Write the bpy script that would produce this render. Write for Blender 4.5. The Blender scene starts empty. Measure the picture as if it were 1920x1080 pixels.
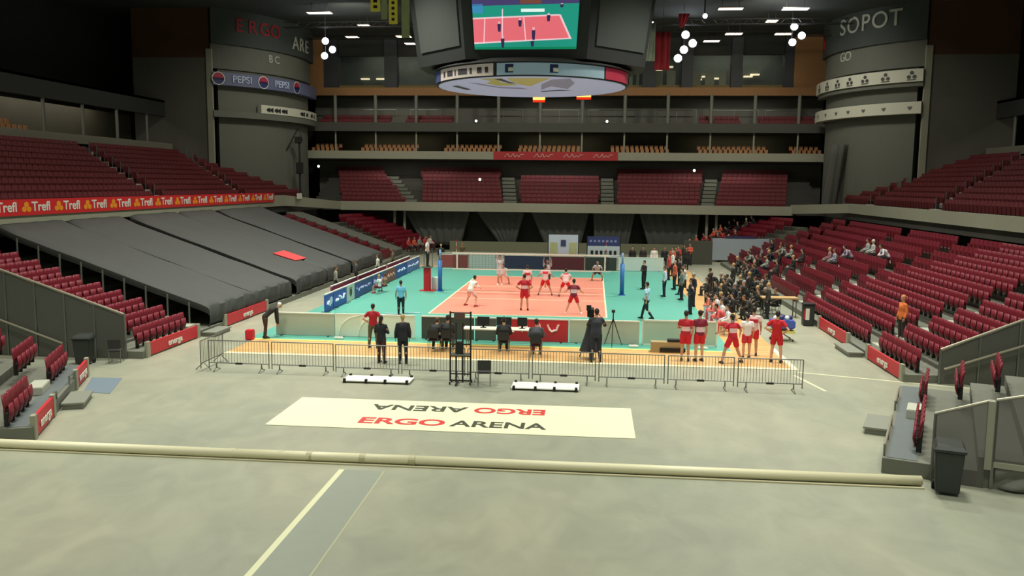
import bpy, bmesh, math, random
from mathutils import Vector, Matrix, noise
random.seed(7)
C = bpy.context.scene.collection
SC = bpy.context.scene
PI = math.pi

# ------------------------------------------------------------------ camera
F_PX, YAW, PITCH, ROLL = 1593.9, .0942, .1225, .0102
CAM = Vector((3.74, -51.3, 6.66))
_f = Vector((-math.sin(YAW)*math.cos(PITCH), math.cos(YAW)*math.cos(PITCH), -math.sin(PITCH)))
_r0 = Vector((math.cos(YAW), math.sin(YAW), 0)); _u0 = _r0.cross(_f)
_r = _r0*math.cos(ROLL) + _u0*math.sin(ROLL); _u = -_r0*math.sin(ROLL) + _u0*math.cos(ROLL)
cd = bpy.data.cameras.new('camera'); cam = bpy.data.objects.new('camera', cd); C.objects.link(cam)
M = Matrix((( _r.x, _u.x, -_f.x, CAM.x), (_r.y, _u.y, -_f.y, CAM.y), (_r.z, _u.z, -_f.z, CAM.z), (0, 0, 0, 1)))
cam.matrix_world = M
cd.sensor_width = 36; cd.lens = F_PX/1920*36; cd.clip_end = 300; cd.clip_start = .1
SC.camera = cam
SC.view_settings.view_transform = 'Standard'; SC.view_settings.look = 'None'
SC.view_settings.gamma = 1; SC.view_settings.use_curve_mapping = False
SC.view_settings.exposure = 0.0

def in_view(p, m=0):
    d = Vector(p)-CAM; z = d.dot(_f)
    if z < 1: return False
    return -m < 960+F_PX*d.dot(_r)/z < 1920+m and -m < 540-F_PX*d.dot(_u)/z < 1080+m

# ------------------------------------------------------------------ world, arena lamps and added fill
w = bpy.data.worlds.new('world'); SC.world = w; w.use_nodes = True
w.node_tree.nodes['Background'].inputs[0].default_value = (.75, .85, .75, 1)
w.node_tree.nodes['Background'].inputs[1].default_value = .30
def area(name, loc, sx, sy, power, col=(1, .98, .90), spread=180, rot=(0, 0, 0)):
    l = bpy.data.lights.new(name, 'AREA'); l.shape = 'RECTANGLE'; l.size = sx; l.size_y = sy
    l.energy = power; l.color = col; l.spread = math.radians(spread)
    o = bpy.data.objects.new(name, l); o.location = loc; o.rotation_euler = rot; C.objects.link(o); return o
# floodlight rows of the arena roof, aimed down on the floor and the court
for yy, pw in ((-40, 1900), (-29, 2200), (-18, 2800), (-6, 3500), (8, 3400)):
    for xx in (-9.5, 11):
        area('roof_floodlight_lamp', (xx, yy, 20.2), 3, 1.6, pw*.48, (1, 1, .885), 115)
# weak house lights that reach the stands
for xx in (-22, 23):
    for yy in (-24, -4, 14):
        area('house_light_lamp', (xx, yy, 20.3), 2, 2, 560, (1, .93, .80), 160)
# added fill lamps without fixtures, brightening the far tiers, balconies, curtains and lounge
for xx in (-17, 0, 18):
    area('far_fill_lamp', (xx, 19, 20.6), 3, 1.2, 800, (1, .96, .84), 150, (math.radians(48), 0, 0))
    area('balcony_fill_lamp', (xx, 38.6, 11.85), 8, .5, 40, (1, .92, .75)); area('balcony_fill_lamp', (xx, 38.2, 15.5), 8, .5, 45, (1, .96, .85))
    area('lounge_fill_lamp', (xx, 40, 20.6), 8, 1, 190, (1, .93, .75)); area('under_tier_fill_lamp', (xx*.9, 35.5, 8.8), 8, .5, 80, (1, .96, .86)); area('curtain_fill_lamp', (xx*.6, 29.5, 8.6), 6, .5, 60, (1, .96, .86), 170)
for xx in (-36, 38):
    area('gallery_fill_lamp', (xx, 5, 13.3), 1, 22, 420, (1, .92, .78))  # fill added to lift the dim side galleries, no fixture behind it

# ------------------------------------------------------------------ materials
def srgb(r, g, b):
    f = lambda c: (c/255/12.92) if c/255 <= .04045 else ((c/255+.055)/1.055)**2.4
    return (f(r), f(g), f(b), 1)
MATS = {}
def mat(name, rgb, rough=.6, metal=0, emit=0, noise_amt=.0, scale=3, alpha=1, spec=.5, bump=0):
    if name in MATS: return MATS[name]
    m = bpy.data.materials.new(name); m.use_nodes = True; nt = m.node_tree; b = nt.nodes['Principled BSDF']
    c = srgb(*rgb); b.inputs['Base Color'].default_value = c
    b.inputs['Roughness'].default_value = rough; b.inputs['Metallic'].default_value = metal
    b.inputs['Specular IOR Level'].default_value = spec
    if alpha < 1: b.inputs['Alpha'].default_value = alpha
    if emit:
        b.inputs['Emission Color'].default_value = c; b.inputs['Emission Strength'].default_value = emit
    if noise_amt or bump:
        tc = nt.nodes.new('ShaderNodeTexCoord'); n = nt.nodes.new('ShaderNodeTexNoise')
        n.inputs['Scale'].default_value = scale; n.inputs['Detail'].default_value = 5
        nt.links.new(tc.outputs['Object'], n.inputs['Vector'])
        if noise_amt:
            mx = nt.nodes.new('ShaderNodeMix'); mx.data_type = 'RGBA'
            mx.inputs[6].default_value = tuple(v*(1-noise_amt) for v in c[:3])+(1,)
            mx.inputs[7].default_value = tuple(min(1, v*(1+noise_amt)) for v in c[:3])+(1,)
            nt.links.new(n.outputs['Fac'], mx.inputs[0]); nt.links.new(mx.outputs[2], b.inputs['Base Color'])
        if bump:
            bp = nt.nodes.new('ShaderNodeBump'); bp.inputs['Strength'].default_value = bump
            nt.links.new(n.outputs['Fac'], bp.inputs['Height']); nt.links.new(bp.outputs[0], b.inputs['Normal'])
    MATS[name] = m; return m
def lamp_mat(name, rgb, st):
    return mat(name, rgb, emit=st)

def floor_mat():
    m = bpy.data.materials.new('polished_concrete'); m.use_nodes = True; nt = m.node_tree; b = nt.nodes['Principled BSDF']
    tc = nt.nodes.new('ShaderNodeTexCoord')
    def nz(scale, sy, det, dist=0):
        mp = nt.nodes.new('ShaderNodeMapping'); mp.inputs['Scale'].default_value = (1, sy, 1); mp.inputs['Rotation'].default_value = (0, 0, .3)
        nt.links.new(tc.outputs['Object'], mp.inputs['Vector'])
        n = nt.nodes.new('ShaderNodeTexNoise'); n.inputs['Scale'].default_value = scale; n.inputs['Detail'].default_value = det
        n.inputs['Distortion'].default_value = dist
        nt.links.new(mp.outputs[0], n.inputs['Vector']); return n
    n1 = nz(.16, 1.0, 5, .4); n2 = nz(1.1, .6, 6, .8); n3 = nz(5, 1, 4)
    r = nt.nodes.new('ShaderNodeValToRGB')
    r.color_ramp.elements[0].position = .34; r.color_ramp.elements[0].color = srgb(144, 148, 131)
    r.color_ramp.elements[1].position = .68; r.color_ramp.elements[1].color = srgb(160, 159, 139)
    nt.links.new(n1.outputs['Fac'], r.inputs[0])
    r2 = nt.nodes.new('ShaderNodeValToRGB')
    r2.color_ramp.elements[0].position = .36; r2.color_ramp.elements[0].color = (.91, .91, .91, 1)
    r2.color_ramp.elements[1].position = .66; r2.color_ramp.elements[1].color = (1.06, 1.06, 1.04, 1)
    nt.links.new(n2.outputs['Fac'], r2.inputs[0])
    mx = nt.nodes.new('ShaderNodeMix'); mx.data_type = 'RGBA'; mx.blend_type = 'MULTIPLY'; mx.inputs[0].default_value = 1
    nt.links.new(r.outputs[0], mx.inputs[6]); nt.links.new(r2.outputs[0], mx.inputs[7])
    nt.links.new(mx.outputs[2], b.inputs['Base Color'])
    mr = nt.nodes.new('ShaderNodeMapRange'); mr.inputs[3].default_value = .34; mr.inputs[4].default_value = .55
    nt.links.new(n3.outputs['Fac'], mr.inputs[0]); nt.links.new(mr.outputs[0], b.inputs['Roughness'])
    b.inputs['Specular IOR Level'].default_value = .35
    return m

# ------------------------------------------------------------------ mesh helpers
class MB:
    def __init__(s): s.v = []; s.f = []; s.mi = []; s.cur = 0
    def add(s, vs, fs):
        o = len(s.v); s.v += [tuple(p) for p in vs]; s.f += [tuple(o+i for i in f) for f in fs]; s.mi += [s.cur]*len(fs); return s
    def box(s, a, b, T=None):
        x0, y0, z0 = a; x1, y1, z1 = b
        vs = [Vector(p) for p in ((x0,y0,z0),(x1,y0,z0),(x1,y1,z0),(x0,y1,z0),(x0,y0,z1),(x1,y0,z1),(x1,y1,z1),(x0,y1,z1))]
        if T: vs = [T(v) for v in vs]
        return s.add(vs, [(0,3,2,1),(4,5,6,7),(0,1,5,4),(1,2,6,5),(2,3,7,6),(3,0,4,7)])
    def tube(s, pts, rad, n=8, ell=1.0, cap=True, axis=None):
        pts = [Vector(p) for p in pts]; rad = rad if isinstance(rad, (list, tuple)) else [rad]*len(pts)
        rings = []
        for i, p in enumerate(pts):
            t = (pts[min(i+1, len(pts)-1)]-pts[max(i-1, 0)]).normalized()
            a = Vector(axis) if axis else (Vector((0, 0, 1)) if abs(t.z) < .9 else Vector((0, 1, 0)))
            x = t.cross(a).normalized(); y = x.cross(t).normalized()
            rings.append([p + x*rad[i]*math.cos(2*PI*k/n) + y*rad[i]*ell*math.sin(2*PI*k/n) for k in range(n)])
        vs = [q for r in rings for q in r]
        fs = [(i*n+k, i*n+(k+1) % n, (i+1)*n+(k+1) % n, (i+1)*n+k) for i in range(len(pts)-1) for k in range(n)]
        if cap: fs += [tuple(range(n))[::-1], tuple((len(pts)-1)*n+k for k in range(n))]
        return s.add(vs, fs)
    def ball(s, c, r, n=12, m=8, R=None):
        c = Vector(c); vs = []; fs = []
        for j in range(m+1):
            th = PI*j/m
            for k in range(n):
                q = Vector((r[0]*math.sin(th)*math.cos(2*PI*k/n), r[1]*math.sin(th)*math.sin(2*PI*k/n), r[2]*math.cos(th)))
                if R: q = R @ q
                vs.append(c+q)
        fs = [(j*n+k, (j+1)*n+k, (j+1)*n+(k+1) % n, j*n+(k+1) % n) for j in range(m) for k in range(n)]
        return s.add(vs, fs)
    def poly(s, pts, T=None, flip=False):
        vs = [Vector(p) for p in pts]
        if T: vs = [T(v) for v in vs]
        f = tuple(range(len(vs)))
        return s.add(vs, [f[::-1] if flip else f])
    def prism(s, pts, d):      # outline extruded by vector d
        n = len(pts); a = [Vector(p) for p in pts]; b = [p+Vector(d) for p in a]
        return s.add(a+b, [tuple(range(n))[::-1], tuple(range(n, 2*n))]+[(i, (i+1) % n, n+(i+1) % n, n+i) for i in range(n)])
    def mesh(s, name):
        me = bpy.data.meshes.new(name); me.from_pydata(s.v, [], s.f)
        if s.mi and max(s.mi): 
            for p, i in zip(me.polygons, s.mi): p.material_index = i
        me.update(); return me
    def build(s, name, m=None, parent=None, loc=None, smooth=False, bevel=0, fix=False):
        me = s.mesh(name)
        if fix or bevel:
            bm = bmesh.new(); bm.from_mesh(me)
            bmesh.ops.remove_doubles(bm, verts=bm.verts, dist=1e-5)
            bmesh.ops.recalc_face_normals(bm, faces=bm.faces)
            if bevel: bmesh.ops.bevel(bm, geom=list(bm.edges), offset=bevel, segments=2, affect='EDGES', clamp_overlap=True)
            bm.to_mesh(me); bm.free()
        if smooth: me.shade_smooth()
        for q in (m if isinstance(m, (list, tuple)) else [m]): me.materials.append(q)
        o = bpy.data.objects.new(name, me); C.objects.link(o)
        if parent: o.parent = parent
        if loc: o.location = loc
        return o
def B(a, b, T=None): return MB().box(a, b, T)
def tag(o, label, cat, group=None, kind=None):
    o['label'] = label; o['category'] = cat
    if group: o['group'] = group
    if kind: o['kind'] = kind
    return o
def thing(name, loc, rz, label, cat, group=None):
    o = bpy.data.objects.new(name, None); o.empty_display_size = .2; C.objects.link(o)
    o.location = loc; o.rotation_euler = (0, 0, rz); return tag(o, label, cat, group)
def struct(name, mb, m, **k):
    o = mb.build(name, m, **k); o['kind'] = 'structure'; return o
def text(name, s, size, m, mw, parent=None, depth=.01, sx=1.0, bold=0.0):
    cu = bpy.data.curves.new(name, 'FONT'); cu.body = s; cu.size = size; cu.extrude = depth; cu.offset = bold
    cu.align_x = 'CENTER'; cu.align_y = 'CENTER'
    t = bpy.data.objects.new(name, cu); C.objects.link(t)
    dg = bpy.context.evaluated_depsgraph_get(); dg.update()
    me = bpy.data.meshes.new_from_object(t.evaluated_get(dg)); C.objects.unlink(t); bpy.data.objects.remove(t)
    me.transform(Matrix.Diagonal((sx, 1, 1, 1))); me.materials.clear(); me.materials.append(m)
    o = bpy.data.objects.new(name, me); C.objects.link(o); o.matrix_world = mw
    if parent: o.parent = parent; o.matrix_local = mw
    return o
def face_mw(p, right, up=(0, 0, 1)):      # text plane: x along right, y along up
    r = Vector(right).normalized(); u = Vector(up).normalized(); n = r.cross(u)
    return Matrix(((r.x, u.x, n.x, p[0]), (r.y, u.y, n.y, p[1]), (r.z, u.z, n.z, p[2]), (0, 0, 0, 1)))
ONE = ['zero','first','second','third','fourth','fifth','sixth','seventh','eighth','ninth','tenth','eleventh','twelfth','thirteenth','fourteenth','fifteenth','sixteenth','seventeenth','eighteenth','nineteenth']
def nth(i):
    if i < 20: return ONE[i]
    t = {2:'twent',3:'thirt',4:'fort',5:'fift',6:'sixt',7:'sevent',8:'eight',9:'ninet'}[i//10]
    return t+'ieth' if i % 10 == 0 else t+'y-'+ONE[i % 10]

m_conc = floor_mat()
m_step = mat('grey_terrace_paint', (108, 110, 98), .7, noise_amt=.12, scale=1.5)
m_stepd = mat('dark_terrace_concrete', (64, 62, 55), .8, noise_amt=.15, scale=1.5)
m_wall = mat('grey_wall_paint', (98, 97, 88), .8, noise_amt=.06)
m_par = mat('pale_parapet_paint', (150, 150, 130), .7, noise_amt=.06)
m_dark = mat('dark_wall', (44, 46, 42), .85, noise_amt=.1)
m_black = mat('black_cloth', (24, 25, 24), .8)
m_ceil = mat('dark_ceiling', (62, 66, 64), .9, noise_amt=.1, scale=.3)
m_orange = mat('ochre_panel', (140, 100, 58), .7, noise_amt=.12)
m_seat = mat('red_seat_plastic', (116, 20, 37), .5, noise_amt=.08, scale=.7)
m_seat2 = mat('shaded_red_seat_plastic', (96, 24, 30), .65, noise_amt=.08, scale=.7)  # darker copy of the seat red, dim upper tier light put into the colour
m_metal = mat('grey_steel', (122, 124, 116), .4, .6)
m_dmetal = mat('black_steel', (38, 38, 36), .5, .3)
m_white = mat('white_paint', (225, 225, 210), .6)
m_red = mat('red_board_vinyl', (196, 36, 48), .5)
m_blue = mat('blue_board_vinyl', (52, 84, 178), .5)
m_glass = mat('balustrade_panel', (112, 110, 104), .35, noise_amt=.06, alpha=.6)

# ------------------------------------------------------------------ floor and shell
struct('floor', B((-45, -60, -.2), (46, 45, 0)), m_conc)
struct('ceiling', B((-45, -44, 21.5), (46, 46, 21.8)), m_ceil)
struct('wall_left', B((-41.3, -44, 0), (-41, 46, 21.5)), m_dark)
struct('wall_right', B((42.7, -44, 0), (43, 46, 21.5)), m_dark)
struct('wall_far', B((-41, 43, 0), (43, 43.4, 21.5)), m_dark)

def frame(O, u, v):
    O = Vector((O[0], O[1], 0)); u = Vector((u[0], u[1], 0)).normalized(); v = Vector((v[0], v[1], 0)).normalized()
    return lambda p: O+u*p[0]+v*p[1]+Vector((0, 0, p[2]))
FR = dict(L=frame((-12.9, 0), (0, 1), (-1, 0)), R=frame((14.5, 0), (0, 1), (1, 0)),
          NL=frame((-13.28, -24.42), (.382, -.924), (-.924, -.382)), NR=frame((13.58, -23.71), (-.367, -.930), (.930, -.367)),
          FL=frame((-13.2, 24.55), (.382, .924), (-.924, .382)), FR=frame((14.6, 24.5), (-.382, .924), (.924, .382)),
          UL=frame((-22.9, 0), (0, 1), (-1, 0)), UR=frame((24.5, 0), (0, 1), (1, 0)),
          F1=frame((0, 31.2), (1, 0), (0, 1)))
def profile(T, u0, u1, v0, tread, z0, rise, n, base=None, back=None):
    # stepped slab between u0 and u1 along the rows (u0/u1 may be functions of row)
    mb = MB()
    for k in range(n):
        a = u0(k) if callable(u0) else u0; b = u1(k) if callable(u1) else u1
        va = v0+tread*k if k else 0; z = z0+rise*k
        lo = (base if base is not None else 0) if base is not None else 0
        mb.box((a, va, lo), (b, v0+tread*(k+1)+(back or 0)*(k == n-1), z), T)
    return mb
LOW = dict(v0=.15, tread=.91, z0=.27, n=10)
def low(Tn, name, u0, u1, rise, n=10, z0=.27, m=m_step):
    return struct(name, profile(FR[Tn], u0, u1, 1.06, .91, z0, rise, n), m, fix=True)
# row 0 stands on the front platform, row k on the k-th step
low('L', 'floor_terrace_left', -21.5, 23.2, .305)
low('R', 'floor_terrace_right', -21.5, 21.5, .33)
low('NL', 'floor_terrace_corner_left', -0.1, 7.7, .305, 4, .38)
low('NR', 'floor_terrace_corner_right', -0.1, 8.1, .33, 5, .36)
low('FL', 'floor_terrace_back_left', 0, 6.2, .305, 9, .3)
low('FR', 'floor_terrace_back_right', 0, 7.2, .33, 9, .3)
# ------------------------------------------------------------------ upper terraces, parapets
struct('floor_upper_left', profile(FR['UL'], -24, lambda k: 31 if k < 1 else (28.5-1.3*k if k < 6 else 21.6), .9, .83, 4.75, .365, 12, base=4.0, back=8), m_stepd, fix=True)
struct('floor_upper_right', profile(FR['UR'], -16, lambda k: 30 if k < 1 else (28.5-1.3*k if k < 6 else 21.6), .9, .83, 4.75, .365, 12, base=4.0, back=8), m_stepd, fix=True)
struct('wall_parapet_left', B((-22.9, -24, 4.55), (-22.65, 20, 5.45)).add([(-22.9,20,4.55),(-22.65,20,4.55),(-21.0,31.2,3.95),(-21.25,31.2,3.95),(-22.9,20,5.45),(-22.65,20,5.45),(-21.0,31.2,4.7),(-21.25,31.2,4.7)], [(0,3,2,1),(4,5,6,7),(0,1,5,4),(1,2,6,5),(2,3,7,6),(3,0,4,7)]), m_par)
struct('wall_parapet_right', B((24.25, -18, 4.55), (24.5, 20, 5.3)).add([(24.25,20,4.55),(24.5,20,4.55),(22.5,31.2,4.05),(22.2,31.2,4.05),(24.25,20,5.3),(24.5,20,5.3),(22.5,31.2,4.9),(22.2,31.2,4.9)], [(0,3,2,1),(4,5,6,7),(0,1,5,4),(1,2,6,5),(2,3,7,6),(3,0,4,7)]), m_par)
struct('wall_parapet_back', B((-21.2, 30.9, 3.9), (22.4, 31.2, 4.75)), m_par)
# far lower wall with hanging grey curtains in front of it
struct('wall_back_lower', B((-22, 33.4, 0), (23, 33.7, 4.3)), m_dark)
struct('wall_back_rail', B((-10.2, 30.9, 0), (12.5, 31.1, 1.0)), mat('beige_low_wall', (118, 120, 96), .7))
m_cur = mat('grey_curtain', (78, 82, 76), .85, noise_amt=.08)
for i, (a, b, c, d) in enumerate(((-15.2, -8.3, -13.0, -9.3), (-8.0, -2.9, -5.3, -3.9), (-2.5, 3.4, -.9, 2.5), (3.7, 7.8, 3.9, 7.1), (8.1, 14.0, 9.2, 13.6))):
    mb = MB(); n = 28; vs = []; fs = []
    for j in range(9):
        t = j/8
        for k in range(n+1):
            s = k/n; x = (a+(b-a)*s)*(1-t)+(c+(d-c)*s)*t
            vs.append((x, 32.2+.09*math.sin(s*38+i), 4.2-3.7*t))
    fs = [(j*(n+1)+k, (j+1)*(n+1)+k, (j+1)*(n+1)+k+1, j*(n+1)+k+1) for j in range(8) for k in range(n)]
    mb.add(vs, fs); o = mb.build('hanging_curtain', m_cur, smooth=True)
    sm = o.modifiers.new('thick', 'SOLIDIFY'); sm.thickness = .03
    tag(o, ['grey curtain on the back wall beside the white posts, first from the red corner seats', 'grey curtain hanging on the back wall above the net end with the antenna',
        'wide grey curtain hanging behind the white banner with a crest', 'narrow grey curtain hanging above the blue and white banner stand',
        'grey curtain on the back wall above the crowd of supporters'][i], 'curtain', 'grey curtains along the back wall')
for x, lb in ((-15.9, 'pale post under the back balcony, first from the red corner seats'), (-14.9, 'pale post under the back balcony, second from the red corner seats'),
              (14.6, 'pale post under the back balcony above the seated supporters'), (15.5, 'pale post under the back balcony next to the pale board')):
    tag(MB().tube([(x, 31.9, 0), (x, 31.9, 4.0)], .14, 12).build('support_post', m_par), lb, 'post', 'posts under the back balcony')

# far tier one
FB = [(-21.3, -14.7, -23.7, -18.7), (-13.1, -5.1, -14.65, -6.05), (-3.5, 4.36, -4.06, 4.36), (5.9, 13.83, 6.02, 15.06), (15.35, 21.9, 16.7, 23.66)]
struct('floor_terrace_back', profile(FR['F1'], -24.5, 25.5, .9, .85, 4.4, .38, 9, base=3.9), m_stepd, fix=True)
struct('wall_back_tier', B((-26, 39.6, 3.9), (27, 39.9, 9.1)), m_wall)
# two balconies above
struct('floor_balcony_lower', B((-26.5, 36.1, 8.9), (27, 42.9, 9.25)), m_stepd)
struct('wall_balcony_lower', B((-26, 35.8, 9.05), (27, 36.1, 9.85)), m_par)
struct('floor_balcony_step', B((-26.5, 37.9, 9.25), (27, 42.9, 9.7)), m_stepd)
struct('wall_balcony_lower_back', B((-26.5, 40.2, 9.7), (27, 40.5, 12)), mat('olive_lobby_wall', (70, 68, 48), .8, noise_amt=.2, scale=.8))
struct('floor_balcony_upper', B((-26.5, 36.2, 11.9), (27, 42.9, 12.3)), m_stepd)
struct('wall_balcony_upper', B((-26, 35.9, 11.85), (27, 36.2, 12.75)), mat('grey_fascia', (74, 74, 66), .8, noise_amt=.05))
struct('floor_balcony_upper_step', B((-26.5, 37.6, 12.3), (27, 42.9, 12.8)), m_stepd)
struct('wall_balcony_upper_back', B((-26.5, 40.2, 12.8), (27, 40.5, 16)), m_wall)
struct('trim_1', B((-26.2, 36.7, 15.55), (26.2, 37.3, 16.35)), m_orange)
struct('floor_glazed_lounge', B((-26.5, 37.3, 15.6), (27, 42.9, 15.9)), m_stepd)
struct('wall_lounge_sill', B((-26, 38.2, 15.9), (26.5, 38.4, 16.75)), mat('olive_sill', (112, 96, 50), .7, noise_amt=.2))
struct('wall_orange_left', B((-26.8, 37.4, 15.9), (-24.7, 37.7, 21.5)), m_orange)
struct('wall_orange_right', B((23.3, 37.4, 15.9), (26.5, 37.7, 21.5)), m_orange)
struct('wall_lounge_head', B((-26, 38.0, 19.7), (26.5, 38.4, 21.5)), m_dark)
m_col = mat('dark_column', (40, 43, 46), .6)
for i, (a, b) in enumerate(((-24.9, -23.2), (-18.25, -16.9), (8.4, 9.7), (12.3, 13.4), (17.2, 18.3), (22.4, 23.4))):
    struct('wall_column_%d' % (i+1), B((a, 37.6, 16.0), (b, 38.6, 21.5)), m_col)
m_lg = mat('lounge_glass', (60, 72, 70), .5, alpha=.25, spec=.1)
panes = [(-23.2, -18.25), (-16.9, -9.5), (-1, 8.4), (9.7, 12.3), (13.4, 17.2), (18.3, 22.4)]
for i, (a, b) in enumerate(panes):
    struct('window_%d' % (i+1), B((a, 38.3, 16.75), (b, 38.33, 19.7)), m_lg)
# lounge interior seen through the glass
struct('wall_lounge_back', B((-26, 41.6, 15.9), (27, 41.8, 21.5)), mat('lounge_wall', (74, 82, 76), .8, noise_amt=.35, scale=1.2))
m_lamp = lamp_mat('lamp_warm', (255, 232, 208), 2.6); m_lampc = lamp_mat('lamp_cool', (235, 245, 255), 30)
for i, (x, z) in enumerate(((-21.3, 17.7), (-19.6, 17.7), (14.3, 17.6), (15.2, 17.9), (16.2, 17.7), (19.5, 17.9), (20.2, 18.1), (10.2, 18.6), (11.3, 18.9))):
    tag(B((x-.45, 41.2, z), (x+.45, 41.6, z+.14)).build('wall_light', lamp_mat('lounge_light', (255, 240, 200), 1.2)),
        'small strip light inside the glazed lounge, %s of the row' % nth(i+1), 'light', 'lounge strip lights')
# tall pale roll-ups and balusters standing in the lounge
for i, (x, wd) in enumerate(((-.2, .35), (.9, .35), (5.2, .5), (6.1, .4), (7.3, .35), (8.0, .3), (10.1, .9), (11.4, .9), (14.0, .8), (15.3, .9), (16.6, .7))):
    o = B((x-wd/2, 39.2, 15.9), (x+wd/2, 39.35, 18.6 if x < 9 else 18.3)).build('rollup_banner', mat('pale_rollup', (168, 172, 140), .6, noise_amt=.25, scale=2))
    tag(o, 'pale standing banner behind the lounge glass, %s counted from the screen cube outward' % nth(i+1), 'banner', 'pale banners in the lounge')

# slim posts on the two balconies
k = 0
for lv, z0, z1, m, nm in ((0, 9.85, 11.85, m_par, 'lower'), (1, 12.75, 15.6, mat('post_grey', (112, 114, 104), .6), 'upper')):
    for i in range(12):
        x = -23.2+4.27*i
        mb = MB().tube([(x, 36.5, z0-.5), (x, 36.5, z1)], .09 if lv == 0 else .17, 10)
        tag(mb.build('balcony_post', m), '%s pale post of the %s balcony from the round emblem tower' % (nth(i+1), nm), 'post', nm+' balcony posts')
for i, (a, b) in enumerate(((-26, -22.3), (-21.7, -17.2), (-15.7, -12.5), (-7.8, -3.8), (-2, 2), (3, 8.5), (10, 14), (15.4, 20.2), (20.9, 26))):
    mb = MB().tube([(a, 38.6, 14.25), (b, 38.6, 14.25)], .05, 6)
    for q in (a, (a+b)/2, b): mb.tube([(q, 38.6, 12.8), (q, 38.6, 14.25)], .03, 6)
    tag(mb.build('balcony_rail', m_metal), 'thin grey rail on the upper balcony, %s from the round emblem tower' % nth(i+1), 'railing', 'upper balcony rails')
for i, (x, z, y) in enumerate(((-8.3, 12.9, 35.6), (4.9, 12.9, 35.6), (-7.3, 7.0, 31.2), (-24.6, 8.2, 35), (13.6, 8.1, 35))):
    t = thing('spotlight', (x, y, z), 0, ['small white spotlight on the upper balcony edge below the disc rim', 'small white spotlight on the upper balcony edge beyond the far half of the disc',
        'bright small spotlight hanging above the seats beside the net', 'small spotlight in the dark doorway beside the camera crane', 'faint spotlight under the lower balcony near the supporters'][i], 'light', 'small balcony spotlights')
    MB().ball((0, 0, 0), (.13, .13, .13), 12, 8).build('lens', lamp_mat('spot_lens', (240, 255, 245), 2.2), t, smooth=True)
    MB().tube([(0, .06, 0), (0, .35, .05)], [.16, .1], 10).build('housing', m_dmetal, t)

# ------------------------------------------------------------------ side galleries
def side(sx, X, tag_):   # sx -1 left, +1 right ; X gallery parapet x
    Y0, Y1 = -16, 21.8
    struct('wall_gallery_parapet_'+tag_, B((min(X, X+sx*.25), Y0, 9.0), (max(X, X+sx*.25), Y1, 9.85)), mat('pale_gallery', (128, 128, 112), .7, noise_amt=.08))
    struct('floor_gallery_'+tag_, B((min(X, X+sx*7), Y0, 8.7), (max(X, X+sx*7), Y1, 9.2)), m_stepd)
    struct('floor_gallery_step_'+tag_, B((min(X+sx*1.6, X+sx*7), Y0, 9.2), (max(X+sx*1.6, X+sx*7), Y1, 9.65)), m_stepd)
    struct('wall_gallery_back_'+tag_, B((min(X+sx*3.8, X+sx*4), Y0, 9.65), (max(X+sx*3.8, X+sx*4), Y1, 12.3)), mat('gallery_back', (62, 60, 46), .8, noise_amt=.3, scale=.4))
    struct('wall_gallery_fascia_'+tag_, B((min(X+sx*.6, X+sx*1), Y0, 12.2), (max(X+sx*.6, X+sx*1), Y1, 13.6)), mat('gallery_fascia', (46, 49, 45), .8))
    struct('ceiling_gallery_'+tag_, B((min(X+sx*.6, X+sx*7), Y0, 13.4), (max(X+sx*.6, X+sx*7), Y1, 13.6)), m_dark)
side(-1, -33.5, 'left'); side(1, 35.3, 'right')
for s, X, nm in ((-1, -34.3, 'the black covers'), (1, 36.1, 'the steward')):
    for i in range(6):
        y = -4+4.6*i
        tag(MB().tube([(X, y, 9.2), (X, y, 12.3)], .12, 8).build('gallery_post', m_metal), 'grey post of the gallery high above %s, %s one counted towards the tower' % (nm, nth(i+1)), 'post', 'gallery posts above '+nm)

# ------------------------------------------------------------------ round towers
def arc(A, Bp, sag, n=24):
    A = Vector(A); Bp = Vector(Bp); c = (A+Bp)/2; d = Bp-A; L = d.length; nrm = Vector((d.y, -d.x)).normalized()
    if nrm.dot(Vector((.8, 0))-c) < 0: nrm = -nrm
    R = (L*L/4+sag*sag)/(2*sag); cc = c-nrm*(R-sag); out = []
    a0 = math.atan2(A.y-cc.y, A.x-cc.x); a1 = math.atan2(Bp.y-cc.y, Bp.x-cc.x)
    while a1-a0 > PI: a1 -= 2*PI
    while a0-a1 > PI: a1 += 2*PI
    for i in range(n+1):
        t = a0+(a1-a0)*i/n; out.append(Vector((cc.x+R*math.cos(t), cc.y+R*math.sin(t))))
    return out, cc
def shell(pts, cc, z0, z1, off0, off1):   # curved slab, off0 / off1 = outward offsets
    mb = MB(); n = len(pts)
    def q(p, o): 
        d = (p-cc).normalized(); return p+d*o
    vs = [(*q(p, off1), z0) for p in pts]+[(*q(p, off1), z1) for p in pts]+[(*q(p, off0), z0) for p in pts]+[(*q(p, off0), z1) for p in pts]
    fs = []
    for i in range(n-1):
        fs += [(i, i+1, n+i+1, n+i), (2*n+i+1, 2*n+i, 3*n+i, 3*n+i+1), (n+i, n+i+1, 3*n+i+1, 3*n+i), (i+1, i, 2*n+i, 2*n+i+1)]
    fs += [(0, n, 3*n, 2*n), (n-1, 2*n-1, 4*n-1, 3*n-1)]
    return mb.add(vs, fs)
def on_arc(pts, cc, t, off, z):
    i = t*(len(pts)-1); k = min(int(i), len(pts)-2); p = pts[k].lerp(pts[k+1], i-k); d = (p-cc).normalized()
    tan = (pts[k+1]-pts[k]).normalized(); p = p+d*off
    return Vector((p.x, p.y, z)), tan
m_tower = mat('tower_grey', (96, 98, 88), .75, noise_amt=.06)
m_towd = mat('tower_dark', (58, 64, 60), .75, noise_amt=.06)
m_let = mat('grey_letters', (168, 170, 158), .6)
m_lred = mat('dark_red_letters', (150, 30, 38), .6)
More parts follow.
